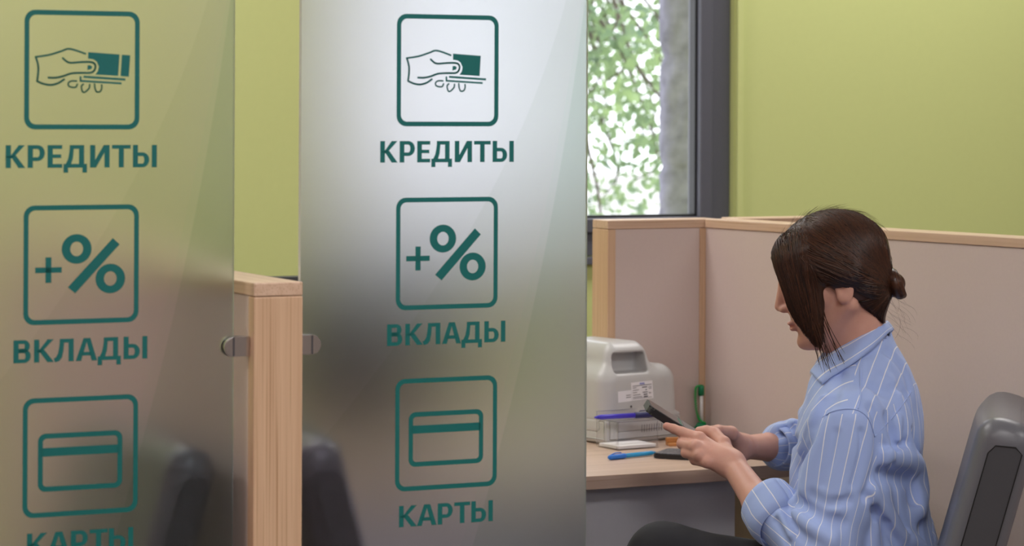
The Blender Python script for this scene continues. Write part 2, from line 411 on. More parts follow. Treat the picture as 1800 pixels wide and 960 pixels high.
# leafy tree outside
tt = tag(empty('street_tree', tuple(px(1100, 200, 10.5)*V(1, 1, 0)+V(0, 0, -0.35))), 'leafy green tree outside the window, washed out by daylight', 'tree')
tb = np.array(tt.location)
rngt = random.Random(11)
vs_, fs_ = [], []
def add_tube(path, radii, n=7):
    v0, f0 = tube_arrays(path, radii, n); o_ = len(vs_); vs_.extend(v0); fs_.extend([tuple(i+o_ for i in f) for f in f0])
trunk_x = -0.75
add_tube(crom([V(trunk_x, 0.6, 0), V(trunk_x+0.03, 0.6, 1.2), V(trunk_x-0.02, 0.5, 2.4), V(trunk_x+0.1, 0.4, 4.0)], 5), np.linspace(0.12, 0.05, 16))
twigs = []
for (x, y) in [(1190, -60), (1150, 20), (1100, 60), (1165, 110), (1060, 150), (1120, 200), (1150, 240), (1080, 270), (1050, 60), (1010, 120), (940, 60), (980, 240), (860, 120), (900, 280), (760, 100), (700, 220), (1140, 160), (1175, 190), (1050, 330), (1090, -20), (1040, -30)]+[(rngt.uniform(420, 1420), rngt.uniform(-420, 230)) for _ in range(34)]:
    D_ = 10.5+rngt.uniform(-0.8, 0.8); e_ = px(x, y, D_)-tb
    s0 = V(trunk_x+0.03, 0.5, rngt.uniform(2.2, 3.4)); md = (s0+e_)/2+V(0, 0, 0.25)
    pth = crom([s0, md, e_, e_+V(rngt.uniform(-.1, .1), 0, -0.18)], 5); add_tube(pth, np.linspace(0.013, 0.003, len(pth)), 5); twigs.append(pth)
bmt = bmesh.new(); bv = [bmt.verts.new(v) for v in vs_]
for f in fs_: bmt.faces.new([bv[i] for i in f])
from_bm('branches', bmt, 'bark', tt, True)
lv, lf = [], []
def leaf(c, d, nrm, L_):
    s_d = np.cross(d, nrm); s_d /= np.linalg.norm(s_d)+1e-9; o_ = len(lv)
    for t_q, w_q in ((0, 0.04), (0.3, 0.30), (0.65, 0.26), (1.0, 0.0)):
        m_q = c+d*L_*t_q-nrm*L_*0.10*t_q*t_q
        lv.append(m_q+s_d*L_*w_q); lv.append(m_q-s_d*L_*w_q)
    for k in range(3): lf.append((o_+2*k, o_+2*k+1, o_+2*k+3, o_+2*k+2))
for pth in twigs:
    for _ in range(120):
        p_ = pth[min(len(pth)-1, int(len(pth)*(0.5+0.5*rngt.random())))]+V(rngt.gauss(0, 0.085), rngt.gauss(0, 0.12), rngt.gauss(-0.02, 0.085))
        d_ = V(rngt.gauss(0, 1), rngt.gauss(0, 1), rngt.gauss(-0.5, 0.8)); d_ /= np.linalg.norm(d_)
        n_ = V(rngt.gauss(0, 0.6), rngt.gauss(-0.3, 0.6), rngt.gauss(0.8, 0.5)); n_ -= (n_@d_)*d_; n_ /= np.linalg.norm(n_)
        leaf(p_, d_, n_, rngt.uniform(0.028, 0.055))
lo_ = from_arrays('foliage', lv, lf, 'leaf', tt); lo_['kind'] = 'stuff'

# ------------------------------------------------------------------ booth partitions
def partition(label, start, direction, length, thick, group='booth partitions', posts=(True, True), side=+1, strip=0.022, strip_end=None):
    """runs from start along direction; the thickness lies to the left (side=+1) or right of the run"""
    ang = math.atan2(direction[1], direction[0])
    t = tag(empty('booth_partition', start, ang), label, 'partition', group)
    y0, y1 = (0, thick) if side > 0 else (-thick, 0)
    z1 = CAP_Z-0.018
    ov = 0.0
    a0 = strip if posts[0] else 0.0; strip_end = strip if strip_end is None else strip_end; a1 = length-(strip_end if posts[1] else 0.0)
    box('panel', (a0, a1, y0+0.003, y1-0.003, 0.0, z1), 'laminate', t)
    if posts[0]: box('end_post', (0, strip, y0, y1, 0.0, z1), 'oak_upright', t, 0.0015)
    if posts[1]: box('end_post', (length-strip_end, length, y0, y1, 0.0, z1), 'oak_upright', t, 0.0015)
    box('cap_rail', (-ov, length+ov, y0-ov, y1+ov, z1+0.0006, CAP_Z), 'oak_along', t, 0.0018)
    return t
# between the two glass sheets
partition('light oak capped partition standing between the two glass sheets', ab(0.0075, 0.0, 0), B, 1.30, 0.0655, side=-1)
ca, cb = on_z(1237, 755, DESK_Z)                       # inner corner of the far booth
corner = ab(ca, cb, 0)
ea, eb = on_z(1800, 419, CAP_Z)
ca2, cb2 = on_z(1237, 384.5, CAP_Z)
END = ab(ea, eb, 0); rd = END-corner; rl = np.linalg.norm(rd[:2]); rd = rd/rl
LONG = rl+0.75
partition('long beige partition with oak cap rail running behind the seated woman', corner, rd, LONG, 0.066, side=+1, posts=(False, True))
wa, wb = on_b(1068, 500, cb)[0], cb
partition('short beige wing partition with oak end post behind the banknote counter', ab(wa, cb, 0), A, ca-wa+0.034, 0.066, side=+1, strip=0.018, strip_end=0.044)
partition('oak capped partition end seen beyond the long partition beside her head', ab(ca+0.076, cb+0.0, 0), A, 0.26, 0.066, side=+1, posts=(False, True))

# ------------------------------------------------------------------ desk of the far booth
da, dbf = on_z(1284, 822, DESK_Z)
DF = dbf                                               # front edge, distance along B
desk = tag(empty('desk', P0, TH), 'light oak desk running from behind the glass to the seated woman', 'desk', 'booth desks')
D_A0 = 0.10
box('desk_top', (D_A0, ca-0.004, DF, cb-0.003, DESK_Z-0.024, DESK_Z), 'desk_wood', desk, 0.0015)
ga, gz = on_b(1292, 900, DF+0.035)
box('support_panel', (D_A0+0.10, ga, DF+0.035, DF+0.057, 0.0, DESK_Z-0.0245), 'grey_laminate', desk, 0.001)
box('side_panel', (D_A0+0.02, D_A0+0.042, DF+0.03, cb-0.02, 0.0, DESK_Z-0.0245), 'grey_laminate', desk, 0.001)
desk2 = tag(empty('desk', ab(-1.35, 0.75, 0), TH), 'light oak desk dimly seen behind the left glass sheet', 'desk', 'booth desks')
box('desk_top', (0, 1.02, 0, 0.52, DESK_Z-0.024, DESK_Z), 'desk_wood', desk2, 0.0015)
box('support_panel', (0.05, 0.98, 0.05, 0.072, 0.0, DESK_Z-0.0245), 'grey_laminate', desk2, 0.001)

# ------------------------------------------------------------------ glass sheets with vinyl graphics
HX, HZ = 4.365, 4.365
SQ = 0.1457
class Flat:
    """flat vinyl shapes in sheet coordinates (x along the sheet, z up)"""
    def __init__(s): s.v, s.f = [], []
    def poly(s, pts):
        i = len(s.v); s.v += [(p[0], p[1]) for p in pts]; s.f.append(list(range(i, i+len(pts))))
    def disc(s, c, r, n=14): s.poly([(c[0]+r*math.cos(2*PI*k/n), c[1]+r*math.sin(2*PI*k/n)) for k in range(n)])
    def stroke(s, pts, wd, round_=True):
        pts = [np.asarray(p, float) for p in pts]
        for p, q in zip(pts[:-1], pts[1:]):
            d = q-p; l = np.linalg.norm(d)
            if l < 1e-9: continue
            n = V(-d[1], d[0])/l*wd/2; s.poly([p-n, q-n, q+n, p+n])
        ends = pts if round_ else pts[1:-1]
        for p in ends: s.disc(p, wd/2)
    def ring(s, outer, inner):
        n = len(outer)
        for k in range(n): s.poly([outer[k], outer[(k+1) % n], inner[(k+1) % n], inner[k]])
    def rrect(s, cx, cz, w_, h_, r, st):
        def pts(W, Hh, R):
            o = []
            for sx, sz, a0 in ((1, 1, 0), (-1, 1, 90), (-1, -1, 180), (1, -1, 270)):
                for k in range(7):
                    a_ = math.radians(a0+k*15); o.append((cx+sx*(W/2-R)+R*math.cos(a_), cz+sz*(Hh/2-R)+R*math.sin(a_)))
            return o
        s.ring(pts(w_, h_, r), pts(w_-2*st, h_-2*st, r-st*0.8))
    def build(s, name, parent, depth=-0.0005):
        me = bpy.data.meshes.new(name)
        me.from_pydata([(x, depth, z) for x, z in s.v], [], s.f); me.materials.append(MATS['teal_vinyl'])
        return link(bpy.data.objects.new(name, me), parent)

def letter(F_, ch, x0, x1, z0, h, sw, sh):
    """one heavy sans letter in the box x0..x1 on baseline z0; sw, sh: widths of upright and level strokes"""
    w_ = x1-x0
    P = lambda x, y: (x0+x*w_, z0+y*h)
    R = lambda xa, xb, ya, yb: F_.poly([(xa, ya), (xb, ya), (xb, yb), (xa, yb)])
    zt = z0+h
    def bowl(xa, xb, ya, yb):
        # half-round bowl: closed at the left by the stem
        n = 10; ro = (yb-ya)/2; xm = xb-min(ro*0.95, (xb-xa)*0.75); o, i = [], []
        for k in range(n+1):
            a_ = -PI/2+PI*k/n
            o.append((xm+(xb-xm)*math.cos(a_), (ya+yb)/2+ro*math.sin(a_)))
            i.append((xm+(xb-xm-sw)*math.cos(a_), (ya+yb)/2+(ro-sh)*math.sin(a_)))
        for k in range(n): F_.poly([o[k], o[k+1], i[k+1], i[k]])
        R(xa, xm, ya, ya+sh); R(xa, xm, yb-sh, yb)
    if ch == 'К':
        R(x0, x0+sw, z0, zt)
        d = sw*1.22
        F_.poly([P(0, .5), (x0+sw, z0+h*.555), (x1-d, zt), (x1-.005*w_, zt), (x0+sw+.22*w_, z0+h*.54), (x0+sw*1.02, z0+h*.42)])
        F_.poly([(x0+sw, z0+h*.56), (x0+sw+.26*w_, z0+h*.54), (x1+.01*w_, z0), (x1-d, z0), (x0+sw, z0+h*.48)])
    elif ch == 'Р':
        R(x0, x0+sw, z0, zt); bowl(x0+sw, x1, z0+h*.30, zt)
    elif ch == 'Е':
        R(x0, x0+sw, z0, zt); R(x0+sw, x1, z0, z0+sh); R(x0+sw, x1, zt-sh, zt); R(x0+sw, x1-.07*w_, z0+h*.43, z0+h*.43+sh*.95)
    elif ch == 'Д':
        k = 0.12*w_; lg = h*.22
        R(x0, x1, z0, z0+sh); R(x0, x0+sw*.88, z0-lg, z0); R(x1-sw*.88, x1, z0-lg, z0)
        xr = x1-k
        R(xr-sw, xr, z0+sh, zt); xl = x0+.26*w_
        R(xl, xr-sw, zt-sh, zt)
        F_.poly([P(.08, .15), P(.32, .15), P(.40, .42), P(.435, .84), (xl, zt-sh), P(.235, .62), P(.19, .38)])
    elif ch == 'И':
        R(x0, x0+sw, z0, zt); R(x1-sw, x1, z0, zt)
        F_.poly([(x0+sw, z0), (x0+sw*1.15, z0), (x1-sw, z0+h*.66), (x1-sw, zt), (x1-sw*1.15, zt), (x0+sw, z0+h*.34)])
    elif ch == 'Т':
        R(x0, x1, zt-sh, zt); xm = (x0+x1)/2; R(xm-sw/2, xm+sw/2, z0, zt-sh)
    elif ch == 'Ы':
        R(x0, x0+sw, z0, zt); R(x1-sw, x1, z0, zt); bowl(x0+sw, x1-sw-.10*w_, z0, z0+h*.67)
    elif ch == 'В':
        R(x0, x0+sw, z0, zt); bowl(x0+sw, x1-.05*w_, z0+h*.46, zt); bowl(x0+sw, x1, z0, z0+h*.60)
    elif ch == 'Л':
        xr = x1; R(xr-sw, xr, z0, zt); xl = x0+.30*w_; R(xl, xr-sw, zt-sh, zt)
        F_.poly([P(.08, -.02), P(.0, .14), P(.12, .2), P(.22, .36), P(.27, .6), (xl, zt-sh), P(.52, .83), P(.49, .48), P(.42, .18), P(.28, .03)])
    elif ch == 'А':
        F_.poly([P(0, 0), (x0+sw*1.05, z0), P(.52, .86), P(.52, 1), P(.36, 1)])
        F_.poly([(x1-sw*1.05, z0), P(1, 0), P(.68, 1), P(.5, 1), P(.5, .86)])
        F_.poly([P(.24, .23), P(.76, .23), P(.71, .39), P(.29, .39)])

WORDS = {  # letters with their left and right edges (right-hand sheet, picture columns) and picture row of the baseline
    'credits_lettering': ([('К', 668, 698.3), ('Р', 702.2, 729), ('Е', 733, 755.9), ('Д', 757.9, 794.3), ('И', 799, 829.4), ('Т', 832.9, 862.1), ('Ы', 865.5, 902.8)], 786, 285.3, 0.0278),
    'deposits_lettering': ([('В', 680, 706.9), ('К', 712, 742.7), ('Л', 742.3, 773.6), ('А', 776.7, 810), ('Д', 810.7, 846.9), ('Ы', 850.9, 888)], 785, 604.6, 0.0279),
    'cards_lettering': ([('К', 701, 732.5), ('А', 732.5, 767), ('Р', 769, 795.5), ('Т', 798, 826), ('Ы', 828, 866)], 785, 921.5, 0.0276)}
GB = 0.02
PA0 = 0.0772
def lx(x, y): a_, z_ = on_b(x, y, GB); return a_-PA0, z_
def hand_pt(p): return lx(690+p[0]/HX, 10+p[1]/HZ)
def glass_panel(label, a_left, dx, dz, extra_block, clamp_hole=None):
    t = tag(empty('glass_screen', ab(a_left, GB, 0), TH), label, 'glass screen', 'frosted glass screens')
    bm = bmesh.new()
    fs = bx(bm, 0, PANEL_W, 0, 0.008, 0.12, 2.10)
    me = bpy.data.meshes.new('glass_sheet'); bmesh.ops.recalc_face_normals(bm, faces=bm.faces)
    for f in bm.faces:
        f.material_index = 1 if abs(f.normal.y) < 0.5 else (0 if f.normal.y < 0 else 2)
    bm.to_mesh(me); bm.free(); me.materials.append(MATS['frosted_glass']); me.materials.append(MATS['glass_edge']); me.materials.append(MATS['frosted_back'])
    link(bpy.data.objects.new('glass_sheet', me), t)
    def sh(F_):
        F_.v = [(x+dx, z+dz) for x, z in F_.v]; return F_
    c = 0.2045
    for zc in (1.4314, 1.1932, 0.9585):
        F_ = Flat(); F_.rrect(c, zc, SQ, SQ, 0.0135, 0.0061); sh(F_).build('icon_frame', t)
    # hand holding banknotes
    F_ = Flat(); mm = 1/HX*0.000742
    st = lambda pts, wd, sm=True: F_.stroke(crom([hand_pt(p) for p in pts], 5) if sm else [hand_pt(p) for p in pts], wd*mm, sm)
    st([(108, 403), (200, 388), (280, 362), (340, 345), (445, 380)], 14)
    st([(108, 403), (122, 450), (126, 500), (118, 578)], 15)
    st([(118, 578), (160, 597), (210, 605), (260, 592), (300, 565)], 15)
    st([(292, 412), (320, 437), (350, 445), (420, 440), (480, 440), (505, 450), (513, 472), (505, 500), (480, 517), (420, 518), (350, 522), (290, 543), (240, 553), (195, 552)], 15)
    st([(385, 577), (350, 577), (330, 590), (332, 612), (355, 622), (380, 620), (390, 600)], 12)
    st([(430, 600), (418, 615), (422, 645), (432, 658), (448, 652), (470, 628), (474, 603)], 12)
    st([(507, 598), (510, 630), (522, 655), (545, 652), (555, 630), (555, 605)], 12)
    F_.poly([hand_pt(p) for p in [(460, 463), (480, 463), (492, 475), (485, 490), (458, 497)]])
    st([(432, 546), (716, 566)], 16, False); st([(412, 543), (412, 576), (690, 594)], 14, False)
    sh(F_).build('hand_icon', t)
    F_ = Flat()
    ct = [(463, 368), (676, 385), (667, 540), (512, 530)]
    arc = [(530, 505), (536, 472), (522, 438), (500, 421), (463, 415)]
    q = [hand_pt(p) for p in ct+arc]
    F_.poly([q[0], q[1], q[7], q[8]]); F_.poly([q[1], q[6], q[7]]); F_.poly([q[1], q[2], q[5], q[6]]); F_.poly([q[2], q[4], q[5]]); F_.poly([q[2], q[3], q[4]])
    if extra_block: F_.poly([hand_pt(p) for p in [(692, 387), (749, 391), (739, 546), (683, 542)]])
    sh(F_).build('banknote_icon', t)
    # plus and percent
    F_ = Flat()
    pc = lx(734.5, 454.5); k = 0.000742/0.915; kz = 0.000742
    for hw, hh in ((20.5*k, 4.6*kz), (4.6*k, 21*kz)):
        F_.poly([(pc[0]-hw, pc[1]-hh), (pc[0]+hw, pc[1]-hh), (pc[0]+hw, pc[1]+hh), (pc[0]-hw, pc[1]+hh)])
    sh(F_).build('plus_sign', t)
    F_ = Flat()
    for cx_, cy_ in ((778.3, 419.5), (830.5, 468.5)):
        c0 = lx(cx_, cy_)
        el = lambda rx, rz: [(c0[0]+rx*k*math.cos(2*PI*i/28), c0[1]+rz*kz*math.sin(2*PI*i/28)) for i in range(28)]
        F_.ring(el(23.4, 24.6), el(10, 12))
    F_.poly([lx(*p) for p in [(834.5, 401.5), (845, 412), (776, 493), (764.5, 483)]])
    sh(F_).build('percent_sign', t)
    # payment card
    F_ = Flat()
    l0 = lx(718, 770)[0]; l1 = lx(849, 770)[0]; z0 = lx(783, 817.5)[1]; z1 = lx(783, 722)[1]
    F_.rrect((l0+l1)/2, (z0+z1)/2, l1-l0, z1-z0, 0.0095, 0.0062)
    s0 = lx(783, 759.7)[1]; s1 = lx(783, 745.6)[1]
    F_.poly([(l0+.004, s0), (l1-.004, s0), (l1-.004, s1), (l0+.004, s1)])
    sh(F_).build('card_icon', t)
    for nm, (ls, xc, yb, h) in WORDS.items():
        F_ = Flat(); zb = lx(xc, yb)[1]
        for ch, xa, xb in ls: letter(F_, ch, lx(xa, yb)[0], lx(xb, yb)[0], zb, h, 0.0066, 0.0047)
        sh(F_).build(nm, t)
    return t
glass_panel('frosted glass sheet with teal signs, clamped right of the oak partition end', PA0, 0, 0, False)
glass_panel('frosted glass sheet with teal signs at the left edge of the picture', -0.0124-PANEL_W, 0.0078, -0.0042, True)

def clamp(label, a_edge, sgn, zc):
    """bracket from the partition side to the glass edge; sgn is the way it points along the row"""
    t = tag(empty('glass_clamp', ab(a_edge, GB, zc), TH), label, 'clamp', 'chrome glass clamps')
    reach = 0.034 if sgn < 0 else 0.030
    def plate(name, y0, y1):
        bm = bmesh.new(); n = 12; hh = 0.0125
        prof = [(-0.0*sgn, -hh)]+[(sgn*(reach-hh+hh*math.cos(a_)), hh*math.sin(a_)) for a_ in [(-PI/2+PI*k/n) for k in range(n+1)]]+[(-0.0*sgn, hh)]
        f0 = [bm.verts.new((x, y0, z)) for x, z in prof]; f1 = [bm.verts.new((x, y1, z)) for x, z in prof]
        bm.faces.new(f0); bm.faces.new(f1[::-1])
        for i in range(len(prof)):
            j = (i+1) % len(prof); bm.faces.new([f0[i], f0[j], f1[j], f1[i]])
        es = [e for e in bm.edges if abs(e.verts[0].co.y-e.verts[1].co.y) < 1e-6]
        bmesh.ops.bevel(bm, geom=es, offset=0.0012, segments=2, affect='EDGES')
        return from_bm(name, bm, 'chrome', t)
    plate('front_plate', -0.0065, -0.0008); plate('back_plate', 0.0088, 0.0145)
    x0, x1 = (-0.0005, 0.006) if sgn > 0 else (-0.006, 0.0005)
    jx = sgn*(reach-0.0125)
    box('joint_line', (jx-0.0012, jx+0.0012, -0.0068, -0.0064, -0.0118, 0.0118), 'print_dark', t)
    box('clamp_body', (x0, x1, -0.005, 0.0135, -0.0122, 0.0122), 'chrome', t, 0.0008)
    return t
clamp('small chrome clamp gripping the right glass sheet', 0.0735, +1, on_b(545, 605.5, GB)[1])
clamp('small chrome clamp gripping the left glass sheet', 0.0070, -1, on_b(405, 609.5, GB)[1])

#@@OBJECTS@@
# ------------------------------------------------------------------ implicit surfaces -> meshes
def mesh_sdf(fn, lo, hi, h, blk=8, slack=1.35, pad=0.004):
    lo = np.asarray(lo, float); nb = np.ceil((np.asarray(hi)-lo)/(h*blk)).astype(int)
    bi = np.stack(np.meshgrid(*[np.arange(n) for n in nb], indexing='ij'), -1).reshape(-1, 3)
    ctr = lo+(bi+0.5)*h*blk
    d = np.concatenate([fn(c) for c in np.array_split(ctr, max(1, len(ctr)//200000))])
    keep = np.abs(d) < h*blk*0.8661*slack+pad
    bi = bi[keep]; m_ = blk+1
    g1 = np.stack(np.meshgrid(*[np.arange(m_)]*3, indexing='ij'), -1).reshape(-1, 3)
    dims = nb*blk+2
    def key(c): return (c[..., 0].astype(np.int64)*dims[1]+c[..., 1])*dims[2]+c[..., 2]
    vals = np.empty((len(bi), m_**3), np.float32)
    step = max(1, 300000//m_**3)
    for s in range(0, len(bi), step):
        idx = (bi[s:s+step, None, :]*blk+g1[None])
        vals[s:s+step] = fn((lo+idx*h).reshape(-1, 3)).reshape(-1, m_**3)
    vals = vals.reshape(-1, m_, m_, m_)
    sg = vals < 0
    cs = np.zeros((len(bi), blk, blk, blk), np.int8)
    for i in (0, 1):
        for j in (0, 1):
            for k in (0, 1): cs += sg[:, i:i+blk, j:j+blk, k:k+blk]
    act = np.argwhere((cs > 0) & (cs < 8))
    b_, ci, cj, ck = act.T
    cell = bi[b_]*blk+act[:, 1:]
    cor = {(i, j, k): vals[b_, ci+i, cj+j, ck+k].astype(float) for i in (0, 1) for j in (0, 1) for k in (0, 1)}
    acc = np.zeros((len(act), 3)); cnt = np.zeros(len(act))
    for ax in range(3):
        for u in (0, 1):
            for v_ in (0, 1):
                c0 = [u, v_]; c0.insert(ax, 0); c1 = [u, v_]; c1.insert(ax, 1)
                v0, v1 = cor[tuple(c0)], cor[tuple(c1)]
                x = (v0 < 0) != (v1 < 0)
                t = np.where(x, v0/np.where(v0-v1 == 0, 1, v0-v1), 0)
                p = np.empty((len(act), 3)); o = [0, 1, 2]; o.remove(ax)
                p[:, ax] = t; p[:, o[0]] = u; p[:, o[1]] = v_
                acc += p*x[:, None]; cnt += x
    verts = lo+(cell+acc/cnt[:, None])*h
    keys = key(cell); order = np.argsort(keys); ks = keys[order]
    quads = []
    for ax in range(3):
        c1 = [0, 0, 0]; c1[ax] = 1
        v0, v1 = cor[(0, 0, 0)], cor[tuple(c1)]
        e = np.nonzero((v0 < 0) != (v1 < 0))[0]
        o1, o2 = [(1, 2), (2, 0), (0, 1)][ax]
        base = cell[e]; ids = []; ok = np.ones(len(e), bool)
        for du, dv in ((0, 0), (-1, 0), (-1, -1), (0, -1)):
            c = base.copy(); c[:, o1] += du; c[:, o2] += dv
            kk = key(c); pos = np.clip(np.searchsorted(ks, kk), 0, len(ks)-1)
            ok &= ks[pos] == kk; ids.append(order[pos])
        q = np.stack(ids, 1); flip = v0[e] > 0
        q[flip] = q[flip][:, ::-1]
        quads.append(q[ok])
    return verts, np.concatenate(quads)

def smin(a, b, k):
    h = np.clip(0.5+0.5*(b-a)/k, 0, 1); return b+(a-b)*h-k*h*(1-h)
def smax(a, b, k): return -smin(-a, -b, k)
def cap(p, a, b, ra, rb):
    ab_ = b-a; t = np.clip(((p-a)@ab_)/(ab_@ab_), 0, 1)
    return np.linalg.norm(p-a-t[:, None]*ab_, axis=1)-(ra+(rb-ra)*t)
def ell(p, c, r):
    r = np.asarray(r, float); q = (p-np.asarray(c, float))/r; k0 = np.linalg.norm(q, axis=1); k1 = np.linalg.norm(q/r, axis=1)
    return k0*(k0-1)/np.maximum(k1, 1e-9)
def rbox(p, c, hs, r):
    q = np.abs(p-np.asarray(c, float))-np.asarray(hs, float)+r
    return np.linalg.norm(np.maximum(q, 0), axis=1)+np.minimum(q.max(1), 0)-r
def near(fn, c, R):
    """evaluate fn only close by; elsewhere the distance to its ball"""
    c = np.asarray(c, float)
    def g(p):
        d = np.linalg.norm(p-c, axis=1)-R; o = d+0.02; m_ = d < 0.0
        if m_.any(): o[m_] = fn(p[m_])
        return o
    return g
_rng = np.random.RandomState(3); _perm = _rng.rand(4096)
def vnoise(p):
    i = np.floor(p).astype(np.int64); f = p-i; f = f*f*(3-2*f); o = 0
    for a_ in (0, 1):
        for b_ in (0, 1):
            for c_ in (0, 1):
                h = ((i[:, 0]+a_)*73856093 ^ (i[:, 1]+b_)*19349663 ^ (i[:, 2]+c_)*83492791) & 4095
                o = o+_perm[h]*(f[:, 0] if a_ else 1-f[:, 0])*(f[:, 1] if b_ else 1-f[:, 1])*(f[:, 2] if c_ else 1-f[:, 2])
    return o*2-1
def attr(o, name, vals):
    a_ = o.data.attributes.new(name, 'FLOAT', 'POINT'); a_.data.foreach_set('value', np.asarray(vals, np.float32))

# ------------------------------------------------------------------ chairs
def make_chair(label, loc, facing, group='grey padded chairs', bw=0.225, top=0.945, cover='grey_vinyl', bt=0.045):
    """facing: the way a sitter looks; origin on the floor under the back's foot"""
    ang = math.atan2(facing[1], facing[0])
    t = tag(empty('padded_chair', loc, ang), label, 'chair', group)
    REC = math.radians(15.5)
    # backrest: padded slab leaning back (local x forward, y left, z up)
    z0 = 0.40; hgt = (top-z0)/math.cos(REC)
    def fn(p):
        q = p.copy()
        return rbox(q, (0, 0, hgt/2), (bt, bw, hgt/2), min(0.036, bt*0.9))
    v, f = mesh_sdf(fn, (-0.1, -0.27, -0.05), (0.1, 0.27, 0.65), 0.008)
    rm = np.array([[math.cos(REC), 0, -math.sin(REC)], [0, 1, 0], [math.sin(REC), 0, math.cos(REC)]])
    place = lambda q: q@rm.T+V(0.0, 0, z0)
    bulge = 0.010*np.cos(np.clip(v[:, 1]/bw, -1, 1)*PI/2)*np.clip((v[:, 0]/bt), 0, 1)
    v = v+np.stack([bulge, 0*bulge, 0*bulge], 1)
    bk = from_arrays('backrest', place(v), f, cover, t)
    for s in (-1, 1):
        # dark side gusset with a stitched seam round it
        gv = []; yy = s*(bw+0.0012)
        gk = bt/0.045; pts = [(-0.028*gk, 0.03), (0.022*gk, 0.03), (0.022*gk, hgt-0.056), (0.014*gk, hgt-0.042), (-0.016*gk, hgt-0.036), (-0.028*gk, hgt-0.044)]
        bm = bmesh.new()
        o_ = [bm.verts.new(place(V(x, yy, z))) for x, z in pts]; i_ = [bm.verts.new(place(V(x, yy-s*0.004, z))) for x, z in pts]
        bm.faces.new(o_); bm.faces.new(i_[::-1])
        for k in range(len(pts)): bm.faces.new([o_[k], o_[(k+1) % len(pts)], i_[(k+1) % len(pts)], i_[k]])
        gu = from_bm('side_gusset', bm, 'dark_vinyl', t)
        loop = [place(V(x, yy, z)) for x, z in pts+pts[:1]]
        tube('seam', loop, 0.0011, 'seam_thread', gu, 5)
    # seat cushion, four legs and two back posts
    def fs_(p): return rbox(p, (0.245, 0, 0.44), (0.23, 0.23, 0.045), 0.035)
    v, f = mesh_sdf(fs_, (-0.02, -0.27, 0.36), (0.52, 0.27, 0.52), 0.010)
    from_arrays('seat', v, f, cover, t)
    for x, y in ((0.06, -0.19), (0.06, 0.19), (0.42, -0.19), (0.42, 0.19)):
        tube('leg', [V(x, y, 0.40), V(x+(0.02 if x > 0.2 else -0.05), y, 0.0)], [0.013, 0.011], 'chrome', t, 12)
    return t
def fv(gdeg): g_ = math.radians(gdeg); return V(-math.cos(g_), math.sin(g_), 0)
cpt = px(1626, 960, 4.40)
make_chair('grey padded chair the woman sits on', (cpt[0], cpt[1], 0), fv(11), top=0.905)
# two chairs set back to back against the partition, close behind the glass
make_chair('grey chair blurred behind the right glass sheet, its back against the partition', ab(0.268, 0.275, 0), A, top=0.95, bt=0.033)
make_chair('grey chair blurred behind the left glass sheet, its back against the partition', ab(-0.195, 0.275, 0), -A, top=0.95, bt=0.033)

# ------------------------------------------------------------------ monitor on the desk behind the right glass sheet
t = tag(empty('monitor', ab(0.70, 1.33, DESK_Z), TH), 'black monitor on the desk behind the gap beside the oak post', 'monitor')
box('screen_housing', (-0.20, 0.20, -0.018, 0.02, 0.045, 0.338), 'black_plastic', t, 0.006, 3)
box('rear_bulge', (-0.08, 0.08, -0.04, -0.0185, 0.10, 0.27), 'black_plastic', t, 0.008, 3)
box('stand_neck', (-0.03, 0.03, -0.012, 0.012, 0.0125, 0.0545), 'black_plastic', t, 0.003)
box('stand_base', (-0.11, 0.11, -0.08, 0.08, 0.0, 0.012), 'black_plastic', t, 0.004)

# ------------------------------------------------------------------ banknote counter
ma, mb_ = on_z(1066, 784, DESK_Z)
CPH = math.radians(38)
W_, DP, BH = 0.192, 0.215, 0.143
counter = tag(empty('banknote_counter', ab(ma, mb_, DESK_Z), CPH), 'pale grey banknote counter with a carrying recess on the desk', 'machine')
def body(p):      # local: x along the front, y into depth, z up
    taper = np.clip((p[:, 2]-0.03)/0.13, 0, 1)
    q = p.copy(); q[:, 1] = q[:, 1]-0.012*taper                               # the front leans back
    base = rbox(q, (W_/2, DP/2, BH/2+0.002), (W_/2, DP/2, BH/2), 0.030)
    base = smax(base, -(p[:, 2]-0.004), 0.004)
    # the lower plinth
    pl = rbox(p, (W_/2, DP/2, 0.028), (W_/2-0.001, DP/2-0.001, 0.026), 0.008)
    base = np.minimum(base, pl)
    hx = np.clip((p[:, 2]-0.10)/0.085, 0, 1)
    q2 = p.copy(); cxh = 0.078-0.006*hx
    q2[:, 0] = (p[:, 0]-cxh)/(1-0.30*hx)+cxh; q2[:, 1] = p[:, 1]-0.012-0.012*hx
    hump = rbox(q2, (0.080, 0.085, 0.128), (0.068, 0.083, 0.063), 0.026)*0.8
    d = smin(base, hump, 0.016)
    q3 = p.copy(); q3[:, 0] = (p[:, 0]-0.076)/(1-0.9*(p[:, 2]-0.16))+0.076-(p[:, 2]-0.165)*0.12
    rec = rbox(q3, (0.078, 0.03, 0.1520), (0.041, 0.028, 0.0195), 0.006)
    d = smax(d, -rec, 0.004)
    groove = np.abs(p[:, 2]-0.046)-0.0007
    d = np.maximum(d, -np.maximum(groove, -(d+0.0022)))
    return d
v, f = mesh_sdf(body, (-0.01, -0.01, -0.004), (W_+0.012, DP+0.03, 0.225), 0.0022)
from_arrays('housing', v, f, 'counter_plastic', counter)
def front_y(x, z):
    y = np.linspace(-0.01, 0.08, 400); p = np.stack([np.full(400, x), y, np.full(400, z)], 1)
    return float(y[np.argmax(body(p) < 0)])
